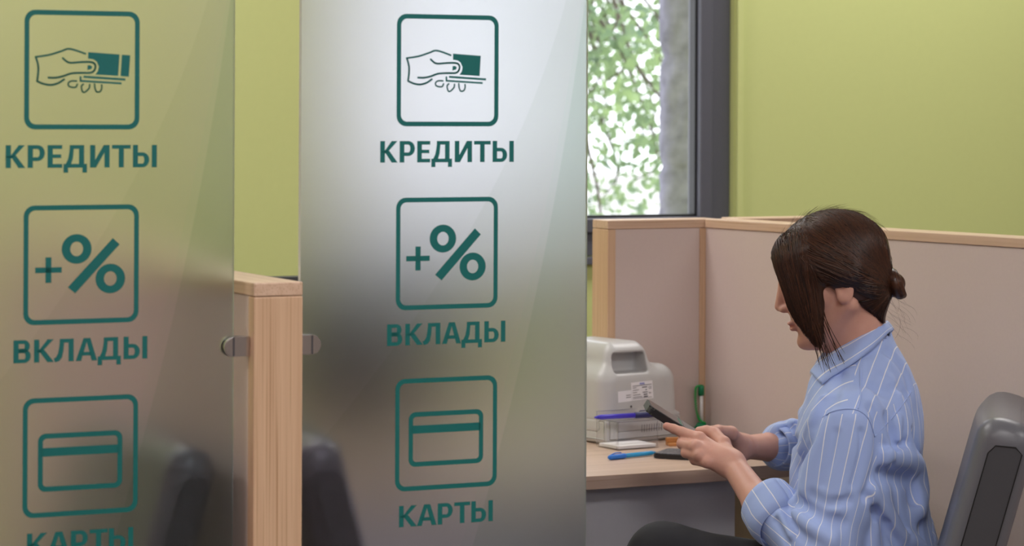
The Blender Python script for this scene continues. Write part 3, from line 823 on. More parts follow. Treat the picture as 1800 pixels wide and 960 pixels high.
def sticker(name, x0, x1, z0, z1, tilt, mat, parent, lift=0.0006):
    pts = []; cxs, czs = (x0+x1)/2, (z0+z1)/2; ct, st = math.cos(tilt), math.sin(tilt)
    for x, z in ((x0, z0), (x1, z0), (x1, z1), (x0, z1)):
        X = cxs+(x-cxs)*ct-(z-czs)*st; Z = czs+(x-cxs)*st+(z-czs)*ct
        pts.append((X, front_y(X, Z)-lift, Z))
    bm = bmesh.new(); o_ = [bm.verts.new(p) for p in pts]; i_ = [bm.verts.new((p[0], p[1]+0.0004, p[2])) for p in pts]
    bm.faces.new(o_); bm.faces.new(i_[::-1])
    for k in range(4): bm.faces.new([o_[k], o_[(k+1) % 4], i_[(k+1) % 4], i_[k]])
    return from_bm(name, bm, mat, parent)
s1 = sticker('type_label', 0.066, 0.120, 0.082, 0.116, 0.03, 'sticker_white', counter)
s2 = sticker('small_label', 0.032, 0.0655, 0.080, 0.101, 0.03, 'sticker_white', counter)
for (x0, x1, z0, z1) in [(0.069, 0.117, 0.1085, 0.1098), (0.069, 0.078, 0.1045, 0.1058), (0.069, 0.084, 0.1000, 0.1012), (0.069, 0.079, 0.0955, 0.0967),
                         (0.069, 0.088, 0.0910, 0.0922), (0.069, 0.092, 0.0868, 0.0880), (0.069, 0.116, 0.0846, 0.0855)]:
    sticker('print_line', x0, x1, z0, z1, 0.03, 'print_grey', s1, 0.0009)
for (x0, x1, z0, z1) in [(0.093, 0.105, 0.1045, 0.1062), (0.101, 0.104, 0.0995, 0.1012), (0.094, 0.106, 0.0950, 0.0963), (0.096, 0.105, 0.0905, 0.0925), (0.096, 0.106, 0.0865, 0.0885)]:
    sticker('print_line', x0, x1, z0, z1, 0.03, 'print_dark', s1, 0.0009)
for (x0, x1, z0, z1) in [(0.052, 0.063, 0.0915, 0.0928), (0.052, 0.063, 0.0875, 0.0888)]:
    sticker('print_line', x0, x1, z0, z1, 0.03, 'print_grey', s2, 0.0009)
def text_on(name, body_, x, z, size, mat, parent, bold=0.0):
    cu = bpy.data.curves.new(name, 'FONT'); cu.body = body_; cu.size = size; cu.align_x = 'CENTER'; cu.offset = bold
    to = bpy.data.objects.new(name+'_source', cu); COL.objects.link(to)
    dg = bpy.context.evaluated_depsgraph_get(); me = bpy.data.meshes.new_from_object(to.evaluated_get(dg))
    bpy.data.objects.remove(to); me.materials.clear(); me.materials.append(MATS[mat])
    for v_ in me.vertices: v_.co = (x+v_.co.x, front_y(x+v_.co.x, z+v_.co.y)-0.0010, z+v_.co.y)
    return link(bpy.data.objects.new(name, me), parent)
text_on('maker_print', 'DORS', 0.093, 0.1108, 0.0048, 'print_blue', s1, 0.0001)
text_on('approval_mark', 'CE', 0.1125, 0.1015, 0.0068, 'print_dark', s1)
text_on('conformity_mark', 'EAC', 0.1122, 0.0925, 0.0036, 'print_dark', s1, 0.0001)
sx, sz = 0.064, 0.070
bm = bmesh.new(); bmesh.ops.create_uvsphere(bm, u_segments=10, v_segments=6, radius=0.0024)
from_bm('screw', bm, 'print_dark', counter, True, loc=(sx, front_y(sx, sz), sz))
for k in range(9):
    sticker('vent_slot', 0.088+k*0.0062, 0.0900+k*0.0062, 0.020, 0.034, 0, 'print_grey', counter)

# ------------------------------------------------------------------ small things on the desk
ha, hb = on_z(1086, 792.5, DESK_Z)                     # acrylic note holder: near left corner of its base
HPH = math.radians(32)
holder = tag(empty('note_holder', ab(ha, hb, DESK_Z), HPH), 'clear acrylic note holder in front of the banknote counter', 'holder')
hw, hd, hh = 0.094, 0.074, 0.052
box('base_plate', (0, hw, 0, hd, 0, 0.002), 'acrylic', holder)
for nm, dms in (('front_wall', (0, hw, 0, 0.002, 0.002, hh)), ('back_wall', (0, hw, hd-0.002, hd, 0.002, hh+0.014)),
                ('side_wall', (0, 0.002, 0.0021, hd-0.0021, 0.002, hh)), ('side_wall', (hw-0.002, hw, 0.0021, hd-0.0021, 0.002, hh))):
    wl = box(nm, dms, 'acrylic', holder)
    x0, x1, y0, y1, z0, z1 = dms
    box('polished_rim', (x0, x1, y0, y1, z1, z1+0.0012), 'acrylic_edge', wl)
    box('polished_rim', (x0, x0+0.0012, y0-0.0003, y0, z0, z1) if x1-x0 > 0.01 else (x0-0.0003, x0, y0, y0+0.0012, z0, z1), 'acrylic_edge', wl)
notes = tag(empty('note_sheets', ab(ha, hb, DESK_Z+0.0021)+V(0, 0, 0), HPH), 'thin stack of white note sheets lying in the acrylic holder', 'paper')
for k in range(5):
    o_ = random.uniform(-0.0008, 0.0008)
    box('sheet', (0.004+o_, hw-0.004+o_, 0.004-o_, hd-0.006-o_, k*0.0011, k*0.0011+0.0009), 'paper', notes)
def pen_path(p, q, n=2): return [p+(q-p)*t for t in np.linspace(0, 1, n)]
def pen(name, label, p, q, mats, r=0.0042, group=None):
    """barrel, cap and tip along p (tip) to q"""
    t = tag(empty(name, (0, 0, 0)), label, 'pen', group)
    d = q-p
    tube('barrel', [p+d*0.06, p+d*0.10, p+d*0.68], [r*0.75, r*0.95, r*0.95], mats[0], t, 14)
    tube('pen_cap', [p+d*0.66, p+d*0.68, p+d*0.97, p+d], [r*1.05, r*1.18, r*1.12, r*0.7], mats[1], t, 14)
    tube('tip', [p, p+d*0.06], [r*0.3, r*0.72], mats[0], t, 10)
    up_ = V(0, 0, 1); c0 = p+d*0.95+up_*r*1.1; c1 = p+d*0.74+up_*r*1.5
    tube('clip', [c0, (c0+c1)/2+up_*r*0.4, c1], 0.0010, mats[1], t, 6)
    return t
# blue pen lying in front of the holder (cap to the left)
pa = ab(*on_z(1153, 800.5, DESK_Z), DESK_Z+0.0052); pb = ab(*on_z(1070, 809.5, DESK_Z), DESK_Z+0.0052)
pen('ballpoint_pen', 'bright blue ballpoint pen lying on the desk front', pa, pb, ('sky_blue_plastic', 'blue_cap'), 0.0043)
# violet pen lying across the holder's rim
hm = np.array([[math.cos(HPH), -math.sin(HPH), 0], [math.sin(HPH), math.cos(HPH), 0], [0, 0, 1]])
HL = lambda x, y, z: ab(ha, hb, DESK_Z)+hm@V(x, y, z)
pen('marker_pen', 'violet pen with navy cap resting on the acrylic holder rim', HL(-0.022, 0.046, hh+0.0068), HL(0.108, 0.034, hh+0.0068), ('violet_plastic', 'navy_plastic'), 0.0050)
# green corded pen standing in its holder near the corner
ga_, gb_ = on_z(1233, 757, DESK_Z)
gp = ab(ga_, gb_, DESK_Z)
gt = tag(empty('corded_pen', tuple(gp)), 'green capped pen with coiled cord standing upright near the corner', 'pen')
tube('stand_foot', [V(0, 0, 0), V(0, 0, 0.006), V(0, 0, 0.016)], [0.016, 0.015, 0.008], 'dark_green_plastic', gt, 20)
tube('barrel', [V(0, 0, 0.014), V(-0.001, 0, 0.078)], 0.0040, 'paper', gt, 12)
tube('clear_sleeve', [V(0.0008, 0, 0.016), V(0.0000, 0, 0.074)], 0.0062, 'pen_clear', gt, 14)
tube('pen_cap', [V(-0.001, 0, 0.070), V(-0.0012, 0, 0.088), V(-0.0012, 0, 0.091)], [0.0064, 0.0064, 0.004], 'dark_green_plastic', gt, 14)
coil = []
sw_ = [V(-0.004, -0.004, 0.090), V(-0.011, -0.004, 0.086), V(-0.0125, -0.004, 0.066), V(-0.010, -0.004, 0.040), V(-0.004, -0.004, 0.022), V(0.007, -0.006, 0.016)]
ctr = crom(sw_, 40)
for i, c in enumerate(ctr): coil.append(c+V(0.0022*math.cos(i*0.9), 0.0022*math.sin(i*0.9), 0))
tube('coiled_cord', coil, 0.0010, 'green_plastic', gt, 5)
# wooden tray piece beside the counter
wa_, wb_ = on_z(1176, 785, DESK_Z)
wt = tag(empty('wooden_tray', ab(wa_, wb_, DESK_Z), math.radians(10)), 'small orange wooden tray half hidden behind the hands', 'tray')
box('tray_base', (0, 0.085, 0, 0.03, 0, 0.005), 'orange_wood', wt, 0.0008)
box('tray_lip', (0, 0.085, 0.022, 0.03, 0.0052, 0.014), 'orange_wood', wt, 0.0008)
# flat black pouch under the hands
pa_, pb_ = on_z(1146, 806, DESK_Z)
pt = tag(empty('flat_pouch', ab(pa_, pb_, DESK_Z), math.radians(-22)), 'flat black glittery pouch lying under the hands', 'pouch')
def slab(name, L_, W2, z0, z1, r, mat, parent, bev=0.0015):
    bm = bmesh.new(); prof = []
    for cx_, cy_, a0 in ((L_-r, r, 270), (L_-r, W2-r, 0), (r, W2-r, 90), (r, r, 180)):
        for k in range(7):
            a_ = math.radians(a0+k*15); prof.append((cx_+r*math.cos(a_), cy_+r*math.sin(a_)))
    lo = [bm.verts.new((x, y, z0)) for x, y in prof]; hi_ = [bm.verts.new((x, y, z1)) for x, y in prof]
    bm.faces.new(lo[::-1]); bm.faces.new(hi_); n = len(prof)
    for k in range(n): bm.faces.new([lo[k], lo[(k+1) % n], hi_[(k+1) % n], hi_[k]])
    if bev:
        es = [e for e in bm.edges if abs(e.verts[0].co.z-e.verts[1].co.z) < 1e-7]
        bmesh.ops.bevel(bm, geom=es, offset=bev, segments=2, affect='EDGES')
    return from_bm(name, bm, mat, parent)
slab('pouch_body', 0.125, 0.085, 0.0, 0.0085, 0.012, 'black_plastic', pt, 0.002)
slab('glitter_top', 0.119, 0.079, 0.0087, 0.0098, 0.010, 'glitter_black', pt, 0.0004).location = (0.003, 0.003, 0)

# ------------------------------------------------------------------ the phone
top = px(1143, 714, 4.575); bot = px(1262, 789, 4.585)
PL = (top-bot)/np.linalg.norm(top-bot)
nn = V(0.5, -0.05, 0.83); nn -= (nn@PL)*PL; PN = nn/np.linalg.norm(nn); PW = np.cross(PN, PL)
if PW[1] < 0: PW = -PW
phone = tag(bpy.data.objects.new('smartphone', None), 'black smartphone held in both hands', 'phone'); link(phone)
M4 = Matrix(((PL[0], PW[0], PN[0], 0), (PL[1], PW[1], PN[1], 0), (PL[2], PW[2], PN[2], 0), (0, 0, 0, 1)))
M4.translation = Vector(top-PL*0.148)
phone.matrix_world = M4
slab('phone_case', 0.148, 0.070, -0.0125, 0.0, 0.010, 'phone_black', phone, 0.0028)
sc_ = slab('screen', 0.142, 0.064, 0.0001, 0.0007, 0.008, 'phone_glass', phone, 0.0002); sc_.location = (0.003, 0.003, 0)
box('screen_bar', (0.079, 0.084, 0.002, 0.060, 0.0008, 0.0010), 'screen_green', sc_)
box('screen_field', (0.010, 0.076, 0.002, 0.060, 0.0008, 0.0010), 'screen_grey', sc_)

# ------------------------------------------------------------------ the seated woman
SKIN_UP = V(0, 0, 1)
GB_DEG = 15.0
BF = fv(GB_DEG); BL = np.cross(SKIN_UP, BF)              # her forward and her left
T0 = px(1515, 760, 4.50)
zp = lambda y: CAM_H-(y-CY)/F_PX*4.50                    # height of a picture row at her distance
KX = 4.50/F_PX
# torso sections: picture row, centre column, half depth, half width
TS = np.array([(575, 1519, .040, .044), (600, 1517, .052, .058), (620, 1515, .062, .074), (645, 1514, .074, .098), (672, 1515, .082, .128), (700, 1516, .087, .156), (730, 1514, .093, .174),
               (770, 1510, .099, .182), (820, 1507, .102, .178), (900, 1514, .111, .174), (1000, 1528, .122, .184), (1060, 1540, .126, .190), (1120, 1550, .125, .192)], float)
_tz = zp(TS[:, 0])[::-1]; _tc = (-(TS[:, 1]-1515)*KX/math.cos(math.radians(GB_DEG)))[::-1]; _ta = TS[:, 2][::-1]; _tb = TS[:, 3][::-1]
def bodyc(p): q = p-T0; return q@BF, q@BL, p[:, 2]
def torso(p, grow=0.0):
    f_, l_, z_ = bodyc(p)
    c_ = np.interp(z_, _tz, _tc); a_ = np.interp(z_, _tz, _ta)+grow; b_ = np.interp(z_, _tz, _tb)+grow
    q = np.sqrt(((f_-c_)/a_)**2+(np.abs(l_)/b_)**2.0+1e-9)
    d = (q-1)*np.minimum(a_, b_)*0.95
    top_ = z_-(_tz[-1]); bot_ = _tz[0]-z_
    return np.maximum(np.maximum(d, top_), bot_)
# arms
S_L, E_L = px(1488, 752, 4.365), px(1444, 968, 4.31)
C_L, W_L = px(1336, 886, 4.41), px(1287, 815, 4.50)
S_R, E_R = px(1500, 750, 4.62), px(1452, 778, 4.86)
C_R, W_R = px(1362, 786, 4.80), px(1306, 786, 4.73)
HIP = px(1560, 1062, 4.50)
# hands: joints (root, knuckle, middle joint, end joint, tip)
HL_F = {'index': [(1270, 800, 4.512), (1229, 771, 4.530), (1199, 760, 4.545), (1184, 754, 4.552), (1172, 749.5, 4.556)],
        'middle': [(1272, 807, 4.505), (1223, 786, 4.512), (1199, 780, 4.536), (1199, 776, 4.560), (1210, 772, 4.572)],
        'ring': [(1274, 814, 4.500), (1229, 801, 4.503), (1206, 796, 4.527), (1206, 790, 4.553), (1217, 785, 4.566)],
        'little': [(1278, 820, 4.497), (1243, 813, 4.496), (1221, 809, 4.517), (1216, 803, 4.540), (1224, 797, 4.553)],
        'thumb': [(1280, 803, 4.520), (1271, 781, 4.545), (1256, 763, 4.566), (1242, 758, 4.574), (1229, 758, 4.580)]}
HR_F = {'index': [(1296, 776, 4.715), (1268, 761, 4.690), (1236, 764, 4.660), (1220, 771, 4.635), (1212, 778, 4.618)],
        'middle': [(1296, 783, 4.715), (1262, 772, 4.700), (1230, 777, 4.675), (1214, 785, 4.648), (1208, 791, 4.628)],
        'ring': [(1298, 790, 4.712), (1264, 784, 4.700), (1236, 790, 4.680), (1220, 797, 4.655), (1214, 802, 4.636)],
        'little': [(1300, 797, 4.708), (1270, 796, 4.695), (1246, 801, 4.680), (1232, 806, 4.660), (1226, 809, 4.645)],
        'thumb': [(1300, 780, 4.700), (1284, 762, 4.672), (1262, 758, 4.645), (1250, 759, 4.630), (1238, 762, 4.618)]}
FR = {'index': (.0125, .0105, .0088, .0078, .0068), 'middle': (.0125, .0108, .0092, .0080, .0068), 'ring': (.0125, .0104, .0088, .0078, .0066),
      'little': (.0120, .0096, .0080, .0070, .0060), 'thumb': (.0140, .0125, .0108, .0096, .0078)}
def hand_fn(spec, wrist, fore):
    J = {k: [px(*q) for q in v] for k, v in spec.items()}
    dors = np.cross(J['little'][1]-J['index'][1], J['middle'][1]-J['middle'][0]); dors /= np.linalg.norm(dors)
    if dors[1] > 0: dors = -dors
    def fn(p):
        d = None
        # palm: the metacarpals, filled in between
        order = ['index', 'middle', 'ring', 'little']
        palm = None
        for k in order:
            c = cap(p, J[k][0], J[k][1], FR[k][0]*1.05, FR[k][1]*0.98)
            palm = c if palm is None else smin(palm, c, 0.008)
        for k0, k1 in zip(order[:-1], order[1:]):
            palm = smin(palm, cap(p, (J[k0][0]+J[k1][0])/2, (J[k0][1]*.72+J[k0][0]*.28+J[k1][1]*.72+J[k1][0]*.28)/2, .0120, .0085), 0.006)
        palm = smin(palm, cap(p, J['middle'][0], wrist, .0175, .0195), 0.016)
        palm = smin(palm, cap(p, J['little'][0], wrist, .0130, .0185), 0.016)
        palm = smin(palm, cap(p, J['thumb'][0], J['thumb'][1], .0150, .0122), 0.014)
        d = palm
        for k in order+['thumb']:
            s = 2 if k == 'thumb' else 1
            fg = None
            for i in range(1 if k != 'thumb' else 1, 4):
                c = cap(p, J[k][i], J[k][i+1], FR[k][i], FR[k][i+1])
                fg = c if fg is None else smin(fg, c, 0.003)
            # knuckles
            kn = np.linalg.norm(p-J[k][1]-dors*0.0022, axis=1)-FR[k][1]*1.03
            fg = smin(fg, kn, 0.003)
            d = smin(d, fg, 0.0028)
        return d
    return fn, J
hl_fn, HLJ = hand_fn(HL_F, W_L, C_L); hr_fn, HRJ = hand_fn(HR_F, W_R, C_R)
hl_near = near(hl_fn, px(1240, 785, 4.53), 0.14); hr_near = near(hr_fn, px(1260, 785, 4.67), 0.14)

# head frame
HD_O = px(1479, 485, 4.48)
HPITCH = math.radians(13); HYAW = 11.0
hF = fv(HYAW); HLFT = np.cross(SKIN_UP, hF)
HX_ = hF*math.cos(HPITCH)-SKIN_UP*math.sin(HPITCH); HZ_ = hF*math.sin(HPITCH)+SKIN_UP*math.cos(HPITCH)
HM = np.stack([HX_, HLFT, HZ_], 1)                       # local -> world columns
def hloc(p): return (p-HD_O)@HM
def hw_(q): return HD_O+np.asarray(q, float)@HM.T
def head(p):
    q = hloc(p); qa = q.copy(); qa[:, 1] = np.abs(qa[:, 1])
    d = ell(q, (.010, 0, .026), (.083, .069, .072))
    d = smin(d, ell(q, (.044, 0, -.030), (.055, .052, .080)), 0.025)
    d = smin(d, cap(qa, V(-.005, .050, -.045), V(.062, .018, -.094), .016, .014), 0.022)     # jaw
    d = smin(d, ell(q, (.080, 0, -.094), (.016, .017, .014)), 0.014)                           # chin
    d = smin(d, cap(qa, V(.070, .034, -.022), V(.040, .052, -.022), .016, .016), 0.02)         # cheekbone
    d = smin(d, cap(q, V(.096, 0, .012), V(.111, 0, -.028), .0065, .0085), 0.012)              # nose
    d = smin(d, ell(qa, (.103, .009, -.034), (.009, .0065, .006)), 0.006)
    d = smin(d, cap(qa, V(.090, .014, .020), V(.078, .045, .018), .010, .009), 0.012)          # brow
    d = smax(d, -ell(qa, (.098, .031, .000), (.012, .015, .009)), 0.010)                       # eye hollow
    d = smin(d, ell(qa, (.0815, .031, -.001), (.0125, .014, .0115)), 0.004)                    # lidded eye
    d = smin(d, ell(q, (.0965, 0, -.0585), (.0085, .019, .0045)), 0.004)                       # upper lip
    d = smin(d, ell(q, (.0945, 0, -.0680), (.0085, .017, .0052)), 0.004)                       # lower lip
    d = smax(d, -cap(qa, V(.106, 0, -.0632), V(.092, .020, -.0640), .0012, .0012), 0.002)
    # ears
    e_ = ell(qa, (-.006, .0665, -.012), (.016, .007, .029))
    e_ = smin(e_, ell(qa, (.000, .0680, -.032), (.009, .006, .010)), 0.006)
    e_ = smax(e_, -ell(qa, (.000, .0770, -.010), (.009, .0060, .018)), 0.004)
    return smin(d, e_, 0.005)
head_near = near(head, HD_O+V(0, 0, -.01), 0.19)
NK0, NK1 = px(1503, 520, 4.48), px(1509, 670, 4.50)
LEG = [HIP+BL*0.09, px(1165, 988, 4.42), px(1215, 1490, 4.38)]
LEGR = [HIP-BL*0.09, px(1190, 1010, 4.56), px(1200, 1490, 4.62)]
def skin_fn(p):
    d = head_near(p)
    d = smin(d, cap(p, NK0, NK1, .045, .054), 0.022)
    d = smin(d, torso(p, -0.018), 0.02)
    for S, E, C, W in ((S_L, E_L, C_L, W_L), (S_R, E_R, C_R, W_R)):
        d = smin(d, cap(p, S, E, .040, .034), 0.02)
        d = smin(d, cap(p, E, C, .035, .0265), 0.012)
        d = smin(d, cap(p, C, W, .0265, .0198), 0.012)
    d = smin(d, hl_near(p), 0.008); d = smin(d, hr_near(p), 0.008)
    for lg in (LEG, LEGR):
        d = smin(d, cap(p, lg[0], lg[1], .072, .050), 0.02); d = smin(d, cap(p, lg[1], lg[2], .048, .030), 0.02)
    return d
v, f = mesh_sdf(skin_fn, (px(1080, 960, 4.3)[0]-.05, 4.12, 0.10), (px(1680, 600, 4.6)[0], 5.05, 1.24), 0.0025, 10, 1.5, 0.006)
person = from_arrays('person', v, f, 'skin')
tag(person, 'woman in a blue striped shirt sitting and looking at her phone', 'person')
q = hloc(v)
lip = np.exp(-((q[:, 2]+.0635)/.008)**2)*np.exp(-(q[:, 1]/.018)**2)*(q[:, 0] > .082)*(np.linalg.norm(q, axis=1) < .16)
tone = lip*0.75
for J in (HLJ, HRJ):
    for k, pts in J.items():
        for i, amt, rr in ((1, .16, .011), (2, .18, .009), (4, .34, .009)):
            tone = np.maximum(tone, amt*np.exp(-(np.linalg.norm(v-pts[i], axis=1)/rr)**2))
attr(person, 'tone', tone)

# ---------------- shirt
def shirt_base(p):
    d = torso(p, 0.004)
    # left sleeve
    s = cap(p, S_L, E_L, .058, .051)
    s = smin(s, cap(p, E_L, C_L+(E_L-C_L)*0.30, .052, .043), 0.02)
    d = smin(d, s, 0.028)
    r = cap(p, S_R, E_R, .056, .048)
    r = smin(r, cap(p, E_R, C_R+(E_R-C_R)*0.10, .047, .040), 0.02)
    d = smin(d, r, 0.028)
    return d
def march(x, y, fn, d0=3.9, d1=5.0):
    r = ray(x, y); D_ = d0
    for _ in range(80):
        dd = float(fn((CAMP+r*D_)[None])[0])
        if dd < 0.0004: break
        D_ += dd*0.9
        if D_ > d1: return None
    return CAMP+r*D_
FOLDS = [  # picture points along the crease, width, height (+ ridge, - valley), metres
    ([(1593, 690), (1606, 740), (1616, 800), (1632, 870), (1644, 940)], .006, -.008),
    ([(1580, 700), (1594, 760), (1606, 830), (1620, 900)], .008, .005),
    ([(1560, 800), (1590, 806), (1612, 822), (1620, 860), (1612, 900)], .016, .011),
    ([(1548, 832), (1575, 840), (1600, 850), (1606, 880)], .011, -.011),
    ([(1530, 860), (1560, 905), (1590, 940), (1620, 962)], .012, .010),
    ([(1535, 890), (1560, 930), (1585, 970)], .008, -.008),
    ([(1462, 700), (1440, 740), (1420, 785), (1402, 830)], .010, -.011),
    ([(1446, 700), (1425, 740), (1408, 790)], .009, .006),
    ([(1532, 720), (1545, 770), (1540, 820), (1522, 870)], .009, -.008),
    ([(1560, 735), (1572, 770), (1562, 810)], .008, -.009), ([(1580, 735), (1578, 770)], .007, .006),
    ([(1440, 745), (1428, 800), (1412, 860)], .012, .004), ([(1500, 740), (1488, 820), (1470, 900)], .016, .003),
    ([(1400, 880), (1440, 905), (1480, 920)], .010, -.008), ([(1396, 905), (1430, 930), (1462, 950)], .009, .007),
    ([(1385, 890), (1395, 925), (1420, 952)], .008, -.007), ([(1372, 905), (1392, 940)], .007, .005), ([(1365, 915), (1385, 955)], .006, -.005),
    ([(1560, 620), (1590, 655), (1600, 680)], .009, -.004), ([(1530, 680), (1560, 690), (1585, 680)], .010, -.004),
    ([(1520, 640), (1528, 690), (1535, 730)], .012, .003),
    ([(1395, 740), (1378, 760), (1352, 770)], .008, -.007), ([(1410, 725), (1392, 742), (1365, 752)], .008, .006), ([(1400, 772), (1385, 800)], .007, -.006),
    ([(1560, 640), (1530, 640), (1500, 655)], .014, .003)]
FOLDS += [([(1470, 760), (1462, 800), (1446, 850)], .006, -.003), ([(1512, 760), (1512, 800), (1500, 850)], .007, -.003), ([(1425, 870), (1455, 885), (1490, 880)], .008, -.005),
          ([(1600, 760), (1608, 820), (1610, 880), (1622, 950)], .007, -.005), ([(1575, 850), (1582, 900), (1596, 945)], .007, -.006), ([(1550, 780), (1566, 790), (1590, 780)], .007, -.005),
          ([(1478, 660), (1470, 690), (1466, 712)], .008, -.003), ([(1455, 690), (1440, 720), (1432, 750)], .006, -.004), ([(1545, 650), (1566, 664), (1580, 690)], .008, .003),
          ([(1560, 900), (1556, 940), (1560, 970)], .007, -.006), ([(1540, 920), (1536, 960)], .006, .004)]
FP = []
for pts, wd, ht in FOLDS:
    P3 = [march(x, y, shirt_base) for x, y in pts]; P3 = [q_ for q_ in P3 if q_ is not None]
    if len(P3) > 1: FP.append((np.array(crom(P3, 4)), wd, ht))
ARM_L = (E_L-S_L)/np.linalg.norm(E_L-S_L)
YOKE_S = 1.0
def shirt_fn(p):
    d = shirt_base(p)
    m_ = np.abs(d) < 0.04
    if m_.any():
        pm = p[m_]; o = np.zeros(len(pm))
        for P3, wd, ht in FP:
            lo_ = P3.min(0)-3*wd; hi_ = P3.max(0)+3*wd
            s = np.all((pm > lo_) & (pm < hi_), axis=1)
            if not s.any(): continue
            ps = pm[s]; best = np.full(len(ps), 9.0)
            for a_, b_ in zip(P3[:-1], P3[1:]): best = np.minimum(best, cap(ps, a_, b_, 0, 0))
            o[s] += ht*np.exp(-(best/wd)**2)
        f_, l_, z_ = bodyc(pm)
        n1 = vnoise(np.stack([f_*26, l_*26, z_*9+3], 1)); n2 = vnoise(np.stack([f_*55+9, l_*55, z_*26], 1))
        o = o*2.0+0.0045*n1+0.0020*n2
        d = d.copy(); d[m_] = d[m_]-o*0.9
    # neck opening, sleeve ends and hem
    d = np.maximum(d, -cap(p, NK0, NK1+V(0, 0, .03), .050, .056))
    return d
v, f = mesh_sdf(shirt_fn, (px(1300, 960, 4.3)[0], 4.15, 0.55), (px(1700, 600, 4.6)[0], 5.02, 1.06), 0.0032, 8, 1.6, 0.012)
shirt = from_arrays('shirt', v, f, 'striped_cotton', person)
# cloth coordinates per face region so that seams stay crisp
me = shirt.data
fc = v[f].mean(1); f_, l_, z_ = bodyc(fc)
def seg_t(p, a, b): d_ = b-a; return ((p-a)@d_)/(d_@d_)
def around(p, a, b, ref):
    d_ = (b-a)/np.linalg.norm(b-a); e1 = ref-(ref@d_)*d_; e1 /= np.linalg.norm(e1); e2 = np.cross(d_, e1)
    r = p-a; return np.arctan2(r@e2, r@e1)
sl = cap(fc, S_L, E_L, .060, .051); sl2 = cap(fc, E_L, C_L, .050, .043); sr = np.minimum(cap(fc, S_R, E_R, .06, .048), cap(fc, E_R, C_R, .047, .04)); to_ = torso(fc, 0.004)
tS = seg_t(fc, S_L, E_L)
reg = np.zeros(len(f), int)                                # 0 front, 1 yoke, 2 back, 3 upper left sleeve, 4 lower left sleeve, 5 right sleeve
seam_f = np.interp(z_, [0.85, 0.96], [-0.002, -0.006])
reg[(f_ < seam_f)] = 2
yz = 0.868+np.clip((-f_-0.02)*0.9, 0, .1)
reg[(f_ < seam_f+0.004) & (z_ > yz)] = 1
sleeve = (sl < to_-0.002) & (z_ < 0.899) & (l_ > 0.10)
reg[sleeve] = 3
reg[(sl2 < sl-0.0005) & (sl2 < to_)] = 4
reg[(sr < to_-0.004) & (l_ < -0.08)] = 5
def uvf(r, p):
    f_, l_, z_ = bodyc(p)
    if r == 0:
        g_ = np.maximum(f_+0.004, 0)
        return (z_+0.15*g_+9.0*g_*g_)*0.9
    if r == 1: return f_*0.95+0.25*(z_-0.9)
    if r == 2: return np.arctan2(l_, -(f_-0.03)*1.6)*0.16
    if r == 3: return around(p, S_L, E_L, BF)*0.062
    if r == 4: return around(p, E_L, C_L, BF)*0.055
    return around(p, E_R, C_R, SKIN_UP)*0.055
uvl = me.uv_layers.new(name='cloth'); U = np.zeros((len(f), 4, 2), np.float32)
for r in range(6):
    s = np.nonzero(reg == r)[0]
    if len(s) == 0: continue
    u = uvf(r, v[f[s]].reshape(-1, 3)).reshape(-1, 4)
    if r >= 3 or r == 2:                                   # unwrap the angle jump
        per = {2: .16, 3: .062, 4: .055, 5: .055}[r]*2*PI
        u = u-np.round((u-u[:, :1])/per)*per
    U[s, :, 0] = u
uvl.data.foreach_set('uv', U.ravel())

def sheet(name, rows, mat, parent, thick=0.0016, uvs=None):
    """a cloth sheet from rows of points, given thickness; uvs: first coordinate per row/col"""
    R_ = np.array(rows, float); n, m_ = R_.shape[:2]
    du = np.gradient(R_, axis=0); dv = np.gradient(R_, axis=1); nr = np.cross(du, dv); nr /= np.linalg.norm(nr, axis=2)[..., None]+1e-12
    top_ = (R_+nr*thick/2).reshape(-1, 3); bt_ = (R_-nr*thick/2).reshape(-1, 3); N_ = n*m_
    F_ = []
    for i in range(n-1):
        for j in range(m_-1):
            a_, b_, c_, d_ = i*m_+j, i*m_+j+1, (i+1)*m_+j+1, (i+1)*m_+j
            F_.append((a_, d_, c_, b_)); F_.append((N_+a_, N_+b_, N_+c_, N_+d_))
    for i in range(n-1):
        for j in (0, m_-1): a_, b_ = i*m_+j, (i+1)*m_+j; F_.append((a_, b_, N_+b_, N_+a_) if j else (b_, a_, N_+a_, N_+b_))
    for j in range(m_-1):
        for i in (0, n-1): a_, b_ = i*m_+j, i*m_+j+1; F_.append((b_, a_, N_+a_, N_+b_) if i else (a_, b_, N_+b_, N_+a_))
    o = from_arrays(name, np.concatenate([top_, bt_]), F_, mat, parent)
    if uvs is not None:
        u = np.concatenate([np.asarray(uvs).reshape(-1)]*2); ul = o.data.uv_layers.new(name='cloth')
        F_ = np.array(F_); arr = np.zeros((len(F_)*4, 2), np.float32); arr[:, 0] = u[F_.ravel()]; ul.data.foreach_set('uv', arr.ravel())
    return o
def grad(fn, p, e=0.001):
    g = np.stack([fn(p+V(e, 0, 0))-fn(p-V(e, 0, 0)), fn(p+V(0, e, 0))-fn(p-V(0, e, 0)), fn(p+V(0, 0, e))-fn(p-V(0, 0, e))], 1)
    return g/(np.linalg.norm(g, axis=1)[:, None]+1e-9)
